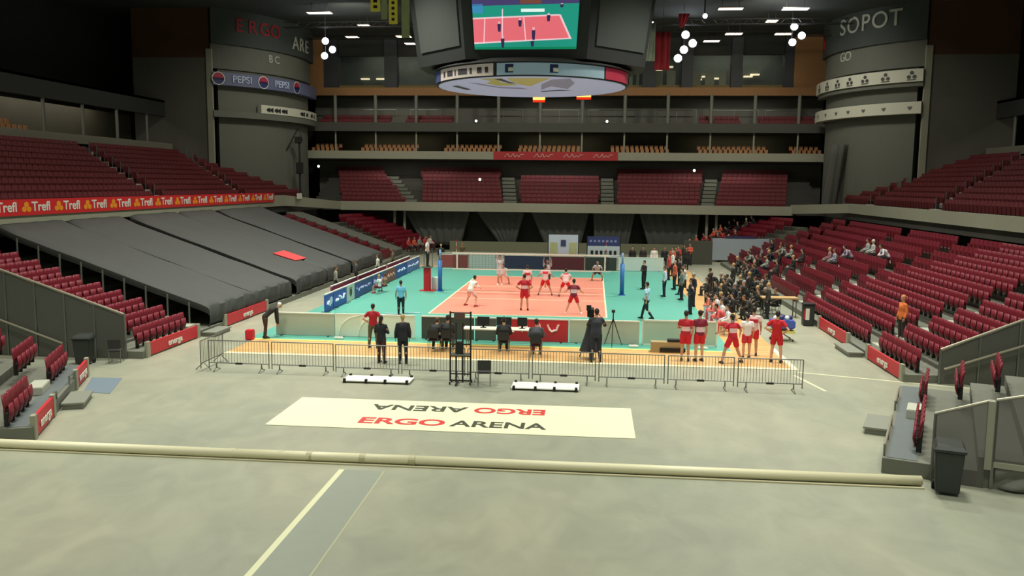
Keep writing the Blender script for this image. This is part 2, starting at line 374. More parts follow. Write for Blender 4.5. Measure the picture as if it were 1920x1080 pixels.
TL = arc((-29.9, 22), (-25.5, 35), 2.0); TR = arc((30.3, 22), (25.5, 33.5), 2.0)
for nm, (pts, cc) in (('left', TL), ('right', TR)):
    struct('wall_tower_lower_'+nm, shell(pts[1:-2], cc, 4.5, 12.2, -.8, 0), m_tower, fix=True, smooth=False)
    struct('wall_tower_middle_'+nm, shell(pts[1:-1], cc, 12.2, 17.6, -.8, 0), m_tower, fix=True)
    struct('wall_tower_top_'+nm, shell(pts, cc, 18.5, 21.5, -.8, .5), m_towd, fix=True)
    struct('wall_tower_collar_'+nm, shell(pts, cc, 16.4, 18.5, -.8, .2), m_tower, fix=True)
    A = pts[0]; s = -1 if nm == 'left' else 1
    struct('wall_tower_side_'+nm, B((min(A.x, A.x+s*7), 21.8, 4.5), (max(A.x, A.x+s*7), 22.1, 17.3)), m_wall)
    struct('wall_tower_side_panel_'+nm, B((min(A.x, A.x+s*7), 21.8, 17.3), (max(A.x, A.x+s*7), 22.1, 21.5)), mat('dark_orange_panel', (84, 54, 30), .8, noise_amt=.2, scale=.5))
    struct('trim_tower_edge_'+nm, B((A.x-.2, 21.6, 6), (A.x+.3, 21.85, 18)), m_par)
m_ledb = mat('tower_led_blue', (88, 94, 120), .5, emit=.04); m_wad = mat('white_ad_band', (190, 190, 172), .6)
def round_logo(parent, pts, cc, t, off, z, r):
    c, tan = on_arc(pts, cc, t, off, z)
    if tan.dot(Vector((1, 0))) < 0: tan = -tan
    right = Vector((tan.x, tan.y, 0)); up = Vector((0, 0, 1)); nrm = Vector((c.x-cc.x, c.y-cc.y, 0)).normalized()
    n = 28; P = lambda a, rr, o=0: c+nrm*o+right*rr*math.cos(a)+up*rr*math.sin(a)
    MB().add([P(2*PI*i/n, r*1.12) for i in range(n)], [tuple(range(n))]).build('emblem_disc', m_white, parent)
    top = [P(PI*i/14, r, .02) for i in range(15)]+[c+nrm*.02+right*(-r+2*r*j/8)+up*(r*.12*math.sin(j/8*2*PI)+.1*r) for j in range(9)]
    MB().poly(top).build('emblem_upper', mat('emblem_red', (150, 34, 60), .5), parent)
    bot = [P(PI+PI*i/14, r, .02) for i in range(15)]+[c+nrm*.02+right*(r-2*r*j/8)+up*(-r*.12*math.sin(j/8*2*PI)-.2*r) for j in range(9)]
    MB().poly(bot).build('emblem_lower', mat('emblem_blue', (30, 44, 96), .5), parent)
def arc_text(parent, pts, cc, t, off, z, s, size, m, name='lettering', sx=1):
    c, tan = on_arc(pts, cc, t, off, z)
    if tan.x < 0: tan = -tan
    return text(name, s, size, m, face_mw(c, (tan.x, tan.y, 0)), parent, .03, sx, .012)
def curved_thing(name, T, z0, z1, o0, o1, m, label, cat, part, i0=0, i1=None):
    pts, cc = T
    t = thing(name, (0, 0, 0), 0, label, cat)
    shell(pts[i0:i1], cc, z0, z1, o0, o1).build(part, m, t, fix=True); return t
b = curved_thing('advert_band', TL, 14.95, 16.05, .2, .75, m_ledb, 'blue-grey curved display band with round red and blue emblems on the tower', 'display', 'band')
for t in (.03, .31, .60): round_logo(b, *TL, t, .80, 15.5, .5)
for t in (.17, .455): arc_text(b, *TL, t, .80, 15.5, 'PEPSI', .85, mat('pale_blue_letters', (170, 182, 206), .5))
b = curved_thing('advert_band', TL, 12.75, 13.5, .2, .75, m_wad, 'white curved advertising strip with small black lettering on the tower below the emblem band', 'sign', 'band', 7)
for a0, a1 in ((.33, .38), (.39, .44), (.45, .5), (.64, .7), (.72, .75), (.8, .84), (.87, .89)):
    mb = MB(); q = [on_arc(*TL, a0+(a1-a0)*j/6, .79, 0)[0] for j in range(7)]
    for j in range(6):
        h = .10+.05*((j*7) % 3)
        mb.add([(q[j].x, q[j].y, 13.1-h), (q[j+1].x, q[j+1].y, 13.1-h), (q[j+1].x, q[j+1].y, 13.1+h), (q[j].x, q[j].y, 13.1+h)], [(0, 1, 2, 3)])
    mb.build('ad_mark', m_black, b)
struct('trim_tower_ledge_left', shell(TL[0], TL[1], 12.2, 12.75, -.2, .7), m_tower, fix=True)
for z0, z1, nm in ((15.15, 16.15, 'upper'), (12.6, 13.55, 'lower')):
    b = curved_thing('advert_band', TR, z0, z1, .2, .9, m_wad, '%s white curved band with %s emblems on the pale-word tower' % (nm, 'dark triangular' if nm == 'upper' else 'small grey'), 'sign', 'band')
    for j in range(7):
        t = .06+.13*j+.02*math.sin(j)
        c, tan = on_arc(*TR, t, .93, (z0+z1)/2)
        R = Vector((-tan.x, -tan.y, 0)) if tan.x < 0 else Vector((tan.x, tan.y, 0)); U = Vector((0, 0, 1)); nn = Vector((c.x-TR[1].x, c.y-TR[1].y, 0)).normalized()*.01
        if nm == 'upper':
            mb = MB()
            for ox, oz in ((0, .2), (-.22, -.12), (.22, -.12)):
                mb.add([c+nn+R*(ox+.16*math.cos(2*PI*i/10))+U*(oz+.15*math.sin(2*PI*i/10)) for i in range(10)], [tuple(range(10))])
            mb.add([c+nn+R*x+U*z for x, z in ((-.35, -.38), (.35, -.38), (.35, -.31), (-.35, -.31))], [(0, 1, 2, 3)])
            mb.build('emblem', mat('emblem_dark', (60, 62, 58), .6), b)
        else:
            MB().add([c+nn+R*x+U*z for x, z in ((-.14, -.05), (0, -.18), (.14, -.05), (.18, .12), (0, .08), (-.18, .12))], [(0, 1, 2, 3, 4, 5)]).build('emblem', mat('emblem_grey', (90, 92, 88), .6), b)
struct('trim_tower_ledge_right', shell(TR[0], TR[1], 14.8, 15.15, -.2, .7), m_tower, fix=True)
# lettering on the towers
def letters(T, s, t0, dt, off, z, size, m, label):
    r = thing('wall_lettering', (0, 0, 0), 0, label, 'lettering')
    for i, ch in enumerate(s):
        if ch != ' ': arc_text(r, *T, t0+dt*i, off, z, ch, size, m, 'letter')
letters(TR, 'SOPOT', .58, -.10, .55, 20.4, 1.9, m_let, 'large pale letters SOPOT across the top of the tower')
letters(TR, 'GO', .60, -.06, .25, 17.95, 1.1, m_let, 'two pale letters GO below the large word on the tower')
letters(TR, 'K', .90, -.085, .55, 19.7, 1.6, m_lred, 'dark red letter at the outer end of the tower fascia with the large pale word')
letters(TL, 'ERGO', .17, .085, .55, 20.2, 1.6, m_lred, 'dark red letters ERGO on the dark tower fascia')
letters(TL, 'ARE', .62, .08, .6, 19.6, 1.7, m_let, 'pale letters at the end of the dark tower fascia next to bright lamps')
letters(TL, 'BC', .40, .055, .25, 17.75, .95, m_let, 'two small pale letters BC on the tower below the red word')
# ------------------------------------------------------------------ seats
def seat_parts(lod):
    back = MB(); n = 4
    if lod:
        vs = []
        for j in range(4):
            z = .40+.43*j/3
            for k2 in range(n+1):
                s = -1+2*k2/n; vs.append((s*.24*(1 if j < 3 else .93), .03*s*s*-1.6+.05*j/3, z))
        fs = [(j*(n+1)+k2, j*(n+1)+k2+1, (j+1)*(n+1)+k2+1, (j+1)*(n+1)+k2) for j in range(3) for k2 in range(n)]
        N = len(vs); vs += [(x, y+.035, z) for x, y, z in vs]; fs += [tuple(N+i for i in f[::-1]) for f in fs]
        bd = [i for i in range(n+1)]+[j*(n+1)+n for j in range(1, 4)]+[3*(n+1)+n-i for i in range(1, n+1)]+[j*(n+1) for j in (2, 1)]
        fs += [(bd[(i+1) % len(bd)], bd[i], N+bd[i], N+bd[(i+1) % len(bd)]) for i in range(len(bd))]
        back.add(vs, fs)
        seat = MB(); seat.tube([(0, -.08, .17), (0, -.125, .36), (0, -.11, .60)], [.18, .215, .19], 12, ell=.16, axis=(0, 1, 0))
        br = B((-.03, -.06, 0), (.03, .06, .44)).box((-.22, -.1, .36), (.22, -.03, .40))
        return back, seat, br
T0 = seat_parts(1)
me_back = T0[0].mesh('backrest'); me_back.materials.append(m_seat); me_back.shade_smooth()
me_sq = T0[1].mesh('folded_seat'); me_sq.materials.append(m_seat); me_sq.shade_smooth()
me_br = T0[2].mesh('seat_bracket'); me_br.materials.append(m_dmetal)
SEATS = []       # (world point, rotation, z, zone, row, index)
PITCH_S = .50
def rows(Tn, zone, spans, v0, tread, z0, rise, n, skip=None):
    T = FR[Tn]; o = T((0, 0, 0)); ud = (T((1, 0, 0))-o); vd = (T((0, 1, 0))-o)
    rot = math.atan2(-vd.x, vd.y)    # local +y (behind the seat) points along v
    for k2 in range(n):
        for bi, sp in enumerate(spans):
            a, b_ = sp(k2) if callable(sp) else sp
            if b_-a < .6: continue
            m = int((b_-a)/PITCH_S); st = a+(b_-a-m*PITCH_S)/2+PITCH_S/2
            for j in range(m):
                u = st+j*PITCH_S
                p = T((u, v0+tread*k2, z0+rise*k2))
                if skip and skip(k2, u): continue
                if zone == 'upper' and any((Vector((p.x, p.y))-cc_).length < (Vector((pp[12].x, pp[12].y))-cc_).length+.45 for pp, cc_ in (TL, TR)): continue
                if zone == 'the far supporters corner' and p.y > 32.9: continue
                SEATS.append((p, rot, zone, bi, k2, j, ud))
rows('L', 'the seat strip beside the black covers', [(-21.35, -16.9)], .57, .91, .27, .305, 10)
rows('L', 'the strip beyond the black covers', [(15.2, 19.7)], .57, .91, .27, .305, 10)
rows('R', 'the red stand behind the steward', [(-21.35, -17.3), (-16.2, -4.9), (-3.7, 3.7), (4.9, 16.2), (17.2, 20.8)], .57, .91, .27, .33, 10)
rows('NL', 'the corner block beside the wheeled bin and chair', [lambda k2: [(.45, 2.95), (0.3, 2.9), (.3, 2.9), (0.3, 2.9)][k2], lambda k2: (5.2, 7.75)], .62, .91, .38, .305, 3)
rows('NR', 'the corner block above the lone black bin', [lambda k2: (.5, 2.9), lambda k2: (4.4, 7.6) if k2 == 0 else (0, 0)], .75, .91, .36, .33, 4)
rows('FL', 'the far corner', [(.2, 6.0)], .57, .91, .3, .305, 9)
rows('FR', 'the far supporters corner', [(.2, 7.1)], .57, .91, .3, .33, 9)
UA = lambda k2: .83*k2
def ul(i):
    def f(k2):
        x = UA(k2); a1 = .9+.55*x; a2 = 14.2+.72*x; e = (28.0-1.0*k2) if k2 < 6 else 21.6
        return [(-22, -15-.1*x), (-13.8-.1*x, a1), (a1+1.2, min(a2, e)), (a2+1.2, e)][i]
    return f
def ur(i):
    def f(k2):
        x = UA(k2); a1 = 5.4+.72*x; a2 = 18.6+.55*x; e = (27.6-1.0*k2) if k2 < 6 else 21.6
        return [(-14, a1), (a1+1.2, min(a2, e)), (a2+1.2, e)][i]
    return f
rows('UL', 'upper', [ul(i) for i in range(4)], 1.35, .83, 5.115, .365, 10)
rows('UR', 'upper', [ur(i) for i in range(3)], 1.35, .83, 5.115, .365, 10)
rows('F1', 'back', [(lambda q: (lambda k2: (q[0]+(q[2]-q[0])*k2/8, q[1]+(q[3]-q[1])*k2/8)))(q) for q in FB], .55, .85, 4.4, .38, 9,
     skip=lambda k2, u: (k2 > 6 and -3.8 < u < 5) )
for a, b_ in ((-25, -17.3), (-15.9, -10.9), (14.2, 18.3), (20, 25.5)):
    for q, (yy, zz) in enumerate(((36.75, 12.3), (37.9, 12.8))):
        for j in range(int((b_-a)/.5)): SEATS.append((Vector((a+.25+.5*j, yy, zz)), 0, 'bal', 0, q, j, None))
OCC = []
def taken(p): return any(abs(p.z-q.z) < .12 and (p-q).length < .42 for q in OCC)
me_open = B((-.21, -.46, .35), (.21, -.05, .40)).mesh('seat'); me_open.materials.append(m_seat)
def build_seats():
    near = [s for s in SEATS if s[2] not in ('upper', 'back', 'bal') and in_view(s[0]+Vector((0, 0, .6)), 6)]
    near.sort(key=lambda s: (s[0]-CAM).length); near = near[:300]; keep = set(id(s) for s in near)
    BN = {'the red stand behind the steward': ['red stand block at the railing end', 'red stand block behind the steward', 'middle block of the red stand', 'fourth block of the red stand', 'last block of the red stand']}
    for p, rot, zone, bi, k2, j, ud in near:
        blk = {'the red stand behind the steward': BN['the red stand behind the steward'][bi],
               'the corner block beside the wheeled bin and chair': ['far half of corner block by chair and bin', 'near half of corner block by chair and bin'][min(bi, 1)],
               'the corner block above the lone black bin': ['far half of corner block by lone bin', 'near half of corner block by lone bin'][min(bi, 1)]}.get(zone, zone)
        row = 'front row' if k2 == 0 else nth(k2+1)+' row'
        s = thing('stadium_seat', p, rot, 'red folding seat, %s in %s, %s' % (nth(j+1), row, blk), 'seat', 'red seats in '+zone)
        for nm, me in (('backrest', me_back), ('seat', me_open) if taken(p) else ('folded_seat', me_sq), ('seat_bracket', me_br)):
            o = bpy.data.objects.new(nm, me); C.objects.link(o); o.parent = s
    rest = {}
    mb = MB()
    for s in SEATS:
        if id(s) in keep: continue
        p, rot = s[0], s[1]
        if not in_view(p+Vector((0, 0, .6)), 60): continue
        mb.cur = 1 if s[2] in ('upper', 'back', 'bal') else 0
        R = Matrix.Rotation(rot, 3, 'Z'); f = lambda v, R=R, p=p: R @ v+p
        mb.add([f(Vector(v)) for v in ((-.24,-.03,.40),(.24,-.03,.40),(.225,.05,.83),(-.225,.05,.83),(-.24,.03,.40),(.24,.03,.40),(.225,.09,.83),(-.225,.09,.83))],
               [(0,1,2,3),(5,4,7,6),(3,2,6,7),(1,5,6,2),(4,0,3,7)])
        if taken(p): mb.box((-.2, -.44, .36), (.2, -.04, .40), f)
        else: mb.add([f(Vector(v)) for v in ((-.2,-.08,.15),(.2,-.08,.15),(.21,-.13,.58),(-.21,-.13,.58),(-.2,-.03,.18),(.2,-.03,.18),(.21,-.08,.56),(-.21,-.08,.56))],
               [(0,1,2,3),(3,2,6,7),(1,5,6,2),(4,0,3,7),(1,0,4,5)])
        mb.box((-.03, -.03, 0), (.03, .03, .41), f)
    o = mb.build('stadium_seats', [m_seat, m_seat2]); tag(o, 'all the remaining red folding seats in the far parts of the stands', 'seats', kind='stuff')

# yellow-orange balcony seats, one object each
def small_seat():
    m = MB(); m.box((-.17, 0, .56), (.17, .05, .98)); m.cur = 1; m.box((-.2, -.36, .50), (.2, 0, .58)); m.box((-.04, -.1, 0), (.04, .02, .52)); return m
ss = small_seat().mesh('gallery_chair'); ss.materials.append(mat('amber_seat', (172, 124, 76), .5)); ss.materials.append(mat('rust_seat', (112, 40, 32), .5))
BB = [(-26, -22.6), (-20.7, -14.6), (-11.9, -5.9), (-4.2, 2.7), (5.3, 11.7), (14.1, 21.2), (23.3, 26.3)]
bn = ['first group from round emblem tower', 'second group from round emblem tower', 'group just before the red banner', 'group above the red banner', 'group just past the red banner', 'group before the last one', 'last group by pale banded tower']
for i, (a, b_) in enumerate(BB):
    for q, (yy, zz) in enumerate(((37.0, 9.25), (38.4, 9.7))):
        for j in range(int((b_-a)/.5)):
            o = bpy.data.objects.new('gallery_chair', ss); C.objects.link(o); o.location = (a+.25+.5*j, yy, zz)
            tag(o, 'amber balcony seat, %s in %s row, %s' % (nth(j+1), ('front', 'rear')[q], bn[i]), 'seat', 'amber seats on the lower balcony')
for q in range(3):
    for j in range(16):
        o = bpy.data.objects.new('gallery_chair', ss); C.objects.link(o); o.rotation_euler = (0, 0, PI/2)
        o.location = ((-34.3, -35.6, -36.6)[q], -5+.5*j*1.1, (9.2, 9.65, 9.65)[q])
        tag(o, 'amber seat in the dim side gallery, %s in row %s from its pale parapet' % (nth(j+1), ('one', 'two', 'three')[q]), 'seat', 'amber seats in the side gallery')

# ------------------------------------------------------------------ aisles: pale step blocks and handrail posts
m_aisle = mat('pale_stair_edge', (176, 178, 162), .65)
def aisle(Tn, uf, width, v0, tread, z0, rise, n, label, name='stair_flight', group=None, posts=False, off=0):
    T = FR[Tn]; mb = MB()
    for k2 in range(n):
        u = uf(k2); v = v0+tread*k2; z = z0+rise*k2
        mb.box((u, v-tread*.5, z-.12), (u+width, v, z+rise*.5), T)
        mb.box((u, v, z-.12), (u+width, v+tread*.5, z+.03), T)
    tag(mb.build(name, m_step if Tn == 'F1' else m_aisle), label, 'stairs', group)  # back tier stairs in grey: their weaker light is put into the colour
    if posts:
        t = thing('stair_handrail', (0, 0, 0), 0, 'thin handrail posts of the '+label, 'handrail')
        for k2 in range(0, n):
            MB().tube([T((uf(k2)+off, v0+tread*k2, z0+rise*k2)), T((uf(k2)+off, v0+tread*k2, z0+rise*k2+.95))], .035, 6).build('post', m_metal, t)
aisle('L', lambda k2: -16.8, .8, 1.0, .91, .27, .305, 10, 'pale stairs between the seat strip and the black cover')
aisle('R', lambda k2: -17.3, 1.05, 1.0, .91, .27, .33, 10, 'pale stairs of the red stand right by the steward', posts=False)
aisle('R', lambda k2: -4.85, 1.05, 1.0, .91, .27, .33, 10, 'pale stairs of the red stand that start at the black barrel')
aisle('R', lambda k2: 3.75, 1.05, 1.0, .91, .27, .33, 10, 'pale stairs of the red stand among the seated group')
aisle('UL', lambda k2: .9+.55*UA(k2), 1.1, 1.4, .83, 5.1, .365, 10, 'long pale upper tier stairs above the banner middle', posts=True, off=1.3)
aisle('UL', lambda k2: 14.2+.72*UA(k2), 1.1, 1.4, .83, 5.1, .365, 10, 'pale upper tier stairs nearest the round emblem tower', posts=True, off=1.3)
aisle('UL', lambda k2: -15-.1*UA(k2), 1.1, 1.4, .83, 5.1, .365, 10, 'pale stairs of the upper red tier at the near end of the banner')
aisle('UR', lambda k2: 5.4+.72*UA(k2), 1.1, 1.4, .83, 5.1, .365, 10, 'long pale upper tier stairs above the steward', posts=True, off=1.2)
aisle('UR', lambda k2: 18.6+.55*UA(k2), 1.0, 1.4, .83, 5.1, .365, 5, 'pale upper tier stairs beside the pale banded tower', posts=True, off=1.2)
for i in range(4):
    q0, q1 = FB[i], FB[i+1]
    aisle('F1', lambda k2: q0[1]+.1+(q0[3]-q0[1])*k2/8, q1[0]-q0[1]-.3, .9, .85, 4.4, .38, 8, ['pale stairs of the back tier, first from the round emblem tower', 'pale stairs of the back tier, second from the round emblem tower',
         'pale stairs of the back tier, straight above the net', 'pale stairs of the back tier, beside the supporters'][i], group='back tier stairs')
# ------------------------------------------------------------------ rails at the seat block ends
def end_rail(Tn, u, v0, v1, za, zb, ztop0, ztop1, n, label, dark):
    T = FR[Tn]; t = thing('end_balustrade', (0, 0, 0), 0, label, 'balustrade')
    for i in range(n):
        a = v0+(v1-v0)*i/n; b_ = v0+(v1-v0)*(i+1)/n; za_ = ztop0+(ztop1-ztop0)*i/n; zb_ = ztop0+(ztop1-ztop0)*(i+1)/n
        MB().prism([T((u, a+.05, 0.02)), T((u, b_-.05, 0.02)), T((u, b_-.05, zb_-.06)), T((u, a+.05, za_-.06))], (T((.04, 0, 0))-T((0, 0, 0)))).build('panel', m_glass if not dark else dark, t)
        MB().box((u-.03, a-.03, 0), (u+.05, a+.03, za_), T).build('post', m_metal, t)
    MB().box((u-.03, v1-.03, 0), (u+.05, v1+.03, ztop1), T).build('post', m_metal, t)
    MB().tube([T((u, v0, ztop0)), T((u, v1, ztop1))], .045, 8).build('top_rail', mat('pale_rail', (165, 160, 140), .4, .4), t)
    return t
m_pan = mat('grey_panel', (88, 88, 80), .6, noise_amt=.08)
end_rail('L', -21.62, .62, 9.9, 0, 0, 1.69, 4.75, 8, 'sloping grey panel wall with a rail closing the seat strip behind the wheeled bin', m_pan)
end_rail('R', -21.62, 1.1, 9.9, 0, 0, 1.2, 4.9, 7, 'sloping grey panel wall with a double rail closing the red stand beyond the lone bin', m_pan)
T = FR['R']
tag(MB().tube([T((-21.75, 1.2, .55)), T((-21.75, 9.9, 3.6))], .04, 8).build('handrail', mat('pale_rail', (165, 160, 140))), 'lower sloping pale rail below the double rail of the red stand end', 'rail')
T = FR['L']
tag(MB().tube([T((-21.75, 3.0, .55)), T((-21.75, 9.9, 2.9))], .04, 8).build('handrail', mat('pale_rail', (165, 160, 140))), 'lower sloping pale ledge on the panel wall above the wheeled bin', 'rail')
# near corner block on the bin side: end panels, drape
T = FR['NR']
t = thing('end_balustrade', (0, 0, 0), 0, 'grey glass end panels with pale rail just behind the lone black bin', 'balustrade')
for a, b_, z0, z1, zl in ((1.05, 2.1, 1.56, 1.98, .0), (2.24, 3.7, 2.02, 2.45, .62)):
    MB().prism([T((8.1, a, zl)), T((8.1, b_, zl)), T((8.1, b_, z1)), T((8.1, a, z0))], (T((.05, 0, 0))-T((0, 0, 0)))).build('panel', m_glass, t)
    MB().tube([T((8.1, a, z0)), T((8.1, b_, z1))], .04, 8).build('top_rail', mat('pale_rail', (165, 160, 140)), t)
    MB().box((8.05, a-.03, 0), (8.15, a+.04, z0), T).build('post', m_metal, t)
MB().box((8.0, 2.08, .45), (8.2, 2.22, 2.0), T).build('post', m_par, t)
MB().box((7.95, 2.26, .52), (8.2, 3.7, .64), T).build('ledge', m_par, t)
mb = MB(); n = 22; vs = []
for j in range(7):
    for k2 in range(n+1):
        s = k2/n; v = 2.3+1.4*s; sag = .07*math.sin(s*PI)*(j/6)
        vs.append(T((8.12+.09*math.sin(s*9+j*.9)*(.3+j/8), v, .53-.50*j/6+sag*.4)))
mb.add(vs, [(j*(n+1)+k2, j*(n+1)+k2+1, (j+1)*(n+1)+k2+1, (j+1)*(n+1)+k2) for j in range(6) for k2 in range(n)])
o = mb.build('draped_cloth', mat('grey_drape', (118, 118, 110), .7), smooth=True); sm = o.modifiers.new('t', 'SOLIDIFY'); sm.thickness = .02
tag(o, 'grey cloth hanging in folds under the ledge beside the lone black bin', 'cloth')
# ------------------------------------------------------------------ red boards on the stand fronts, steps, rails
def front_board(Tn, u0, u1, v, h, label, txt='energa', flip=False):
    T = FR[Tn]; o = T((0, 0, 0)); ud = T((1, 0, 0))-o; vd = T((0, 1, 0))-o
    t = thing('front_board', tuple(T(((u0+u1)/2, v, 0))), 0, label, 'board', 'red boards on the stand fronts')
    c = T(((u0+u1)/2, v, 0)); L = u1-u0
    loc = lambda p: ud*p[0]+vd*p[1]+Vector((0, 0, p[2]))
    MB().box((-L/2, -.05, .06), (L/2, .03, h), loc).build('panel', m_red, t)
    for s in (-1, 1): MB().box((s*L/2-.12, -.07, 0), (s*L/2+.12, .05, h+.05), loc).build('end_post', m_par, t)
    n = -vd; right = Vector((0, 0, 1)).cross(n)
    text('lettering', txt, h*.62, m_white, face_mw(-vd*.075+Vector((0, 0, h*.52)), right), t, .006, 1.25, .008)
front_board('L', -21.2, -17.1, 0, .55, 'red board with small white word in front of the seat strip by the fence end')
front_board('L', -14.4, -9.4, 0, .55, 'red board with small white word in front of the black cover')
front_board('R', -21.3, -17.6, 0, .55, 'red board with white word at the railing end of the red stand')
front_board('R', -15.0, -10.4, 0, .55, 'red board with small white word between the steward and the black barrel')
front_board('NL', .1, 2.0, .02, .6, 'short red board at the far end of the corner block near the blue floor patch')
front_board('NL', 5.3, 7.5, .02, .6, 'short red board of the corner block close to the long floor pipe')
def step_box(Tn, u0, u1, label, h=.2, d=.62):
    T = FR[Tn]; t = thing('access_step', (0, 0, 0), 0, label, 'step')
    MB().box((u0, -d-.05, h-.05), (u1, -.05, h), T).build('tread', mat('ribbed_plate', (132, 134, 122), .5, noise_amt=.2, scale=30), t)
    MB().box((u0+.04, -d, 0), (u1-.04, -.08, h-.05), T).build('base', m_metal, t)
step_box('NL', 3.1, 4.6, 'low metal access step between the two short red boards'); step_box('NR', 3.4, 4.9, 'low metal access step on the floor beside the grey corner platform')
step_box('L', -16.8, -15.2, 'low metal step between the two long red boards at the fence end'); step_box('R', -17.3, -15.3, 'low metal step below the steward between the red boards')
# light metal box steps on the platforms
T = FR['NL']; tag(MB().box((3.1, .5, .38), (4.2, .95, .62), T).build('box_step', m_aisle, bevel=.02), 'pale box step between the two front seat groups beside the wheeled bin', 'step')
T = FR['NR']; tag(MB().box((3.2, .35, .36), (4.1, .75, .62), T).build('box_step', m_aisle, bevel=.02), 'small pale box on the grey corner platform beside the lone bin', 'step')
# platform front rails
T = FR['NR']
t = thing('platform_rail', (0, 0, 0), 0, 'low pale rail along the edge of the grey corner platform beside the lone bin', 'railing')
for u0, u1 in ((1.5, 3.3), (5.0, 7.9)):
    MB().tube([T((u0, .03, .62)), T((u1, .03, .62))], .03, 8).build('bar', mat('pale_rail', (165, 160, 140)), t)
    for u in (u0, (u0+u1)/2, u1): MB().tube([T((u, .03, .3)), T((u, .03, .62))], .025, 8).build('post', m_metal, t)
tag(MB().box((-.1, .1, .36), (8.0, .75, .372), T).build('platform_mat', mat('slate_mat', (96, 104, 104), .6, noise_amt=.08)), 'slate grey mat on the corner platform beside the lone bin', 'mat')
T = FR['NL']; tag(MB().box((0, .12, .38), (7.6, .6, .392), T).build('platform_mat', mat('slate_mat', (96, 104, 104))), 'slate grey mat on the corner platform behind the two short red boards', 'mat')
t = thing('platform_rail', (0, 0, 0), 0, 'low rail joining the two short red boards over the metal step', 'railing')
MB().tube([T((2.1, .02, .62)), T((2.9, .02, .62)), T((3.0, .02, .3))], .03, 8).build('bar', m_metal, t)
MB().tube([T((5.1, .02, .62)), T((4.8, .02, .62)), T((4.7, .02, .3))], .03, 8).build('bar', m_metal, t)

# ------------------------------------------------------------------ black covers over the seats
m_cov = mat('black_cover_cloth', (66, 68, 66), .75, noise_amt=.12, scale=.8, bump=.3)
covs = [(-15.8, -10.85, 'black seat cover next to the red seat strip'), (-10.75, -5.6, 'black seat cover, second from the red seat strip'), (-4.9, .7, 'black seat cover, third from the red seat strip, carrying the red flag'),
        (.82, 5.9, 'black seat cover, fourth from the red seat strip'), (6.7, 14.9, 'black seat cover farthest from the fence')]
T = FR['L']
for ci, (a, b_, lb) in enumerate(covs):
    mb = MB(); nu, path = 26, []
    path = [(.16, .28), (.04, .45), (.02, .80), (.05, 1.14), (.16, 1.24), (.45, 1.35)]+[(.8+.89*i, 1.46+.345*.89*i) for i in range(10)]+[(9.72, 4.62)]
    vs = []
    for i, (v, z) in enumerate(path):
        for k2 in range(nu+1):
            s = k2/nu; u = a+(b_-a)*s
            wob = .012*math.sin(s*23+i*1.3+ci)+.04*noise.noise(Vector((u*.7, v*.7, ci)))
            edge = -.10*(max(0, .06-s)/.06+max(0, s-.94)/.06)
            front = .04*math.sin(s*17+ci*2)+.03*math.sin(s*41) if i < 4 else 0
            vs.append(T((u, v+front*(1 if i else 1), max(.06, z+wob*.8+edge+(.06*math.sin(i*PI) if i > 4 else 0)))))
    fs = [(i*(nu+1)+k2, i*(nu+1)+k2+1, (i+1)*(nu+1)+k2+1, (i+1)*(nu+1)+k2) for i in range(len(path)-1) for k2 in range(nu)]
    # side skirts
    for k2, kd in ((0, 0), (nu, 1)):
        base = len(vs)
        for i in range(len(path)): 
            q = Vector(vs[i*(nu+1)+k2]); vs.append(q-Vector((0, 0, min(q.z-.05, .28))))
        for i in range(len(path)-1): fs.append((i*(nu+1)+k2, (i+1)*(nu+1)+k2, base+i+1, base+i))
    mb.add(vs, fs); o = mb.build('seat_cover', m_cov, smooth=True, fix=True); o.data.set_sharp_from_angle(angle=math.radians(38)); sm = o.modifiers.new('t', 'SOLIDIFY'); sm.thickness = .03
    tag(o, lb, 'cover', 'black covers over the lower seats')
tag(MB().add([T((u, v, 1.46+.345*(v-.8)+.09+.02*math.sin(u*7))) for v, u0, u1 in ((1.55, -.6, 1.3), (2.2, -.8, 1.1), (2.9, -.9, 1.0)) for u in (u0, (u0*2+u1)/3, (u0+u1*2)/3, u1)],
    [(j*4+i, j*4+i+1, j*4+i+5, j*4+i+4) for j in range(2) for i in range(3)]).build('flag', mat('bright_red_cloth', (226, 64, 66), .7)), 'bright red flag spread out on the black covers', 'flag').modifiers.new('t', 'SOLIDIFY').thickness = .03
# dark props below the cover edge
for i in range(9):
    v = .9+.98*i
    tag(MB().tube([T((-15.95, v, .27+.305*i)), T((-15.95, v, 1.35+.335*i))], .04, 8).build('cover_post', m_metal), 'thin steel post under the cover edge beside the pale stairs, %s from floor' % nth(i+1), 'post', 'cover edge posts')
# grey cover over the block in the far corner
mb = MB(); Tl = FR['L']
mb.add([Tl(q) for u in (20.0, 23.4) for q in ((u, .3, .1), (u, .3, .8), (u, 9.7, 4.0), (u, 9.7, .1))], [(0, 1, 2, 3), (7, 6, 5, 4), (0, 4, 5, 1), (1, 5, 6, 2), (2, 6, 7, 3), (3, 7, 4, 0)])
tag(mb.build('seat_cover', mat('slate_cover', (84, 86, 78), .8, noise_amt=.1), fix=True), 'slate grey covered block between the two red seat strips near the far corner', 'cover')

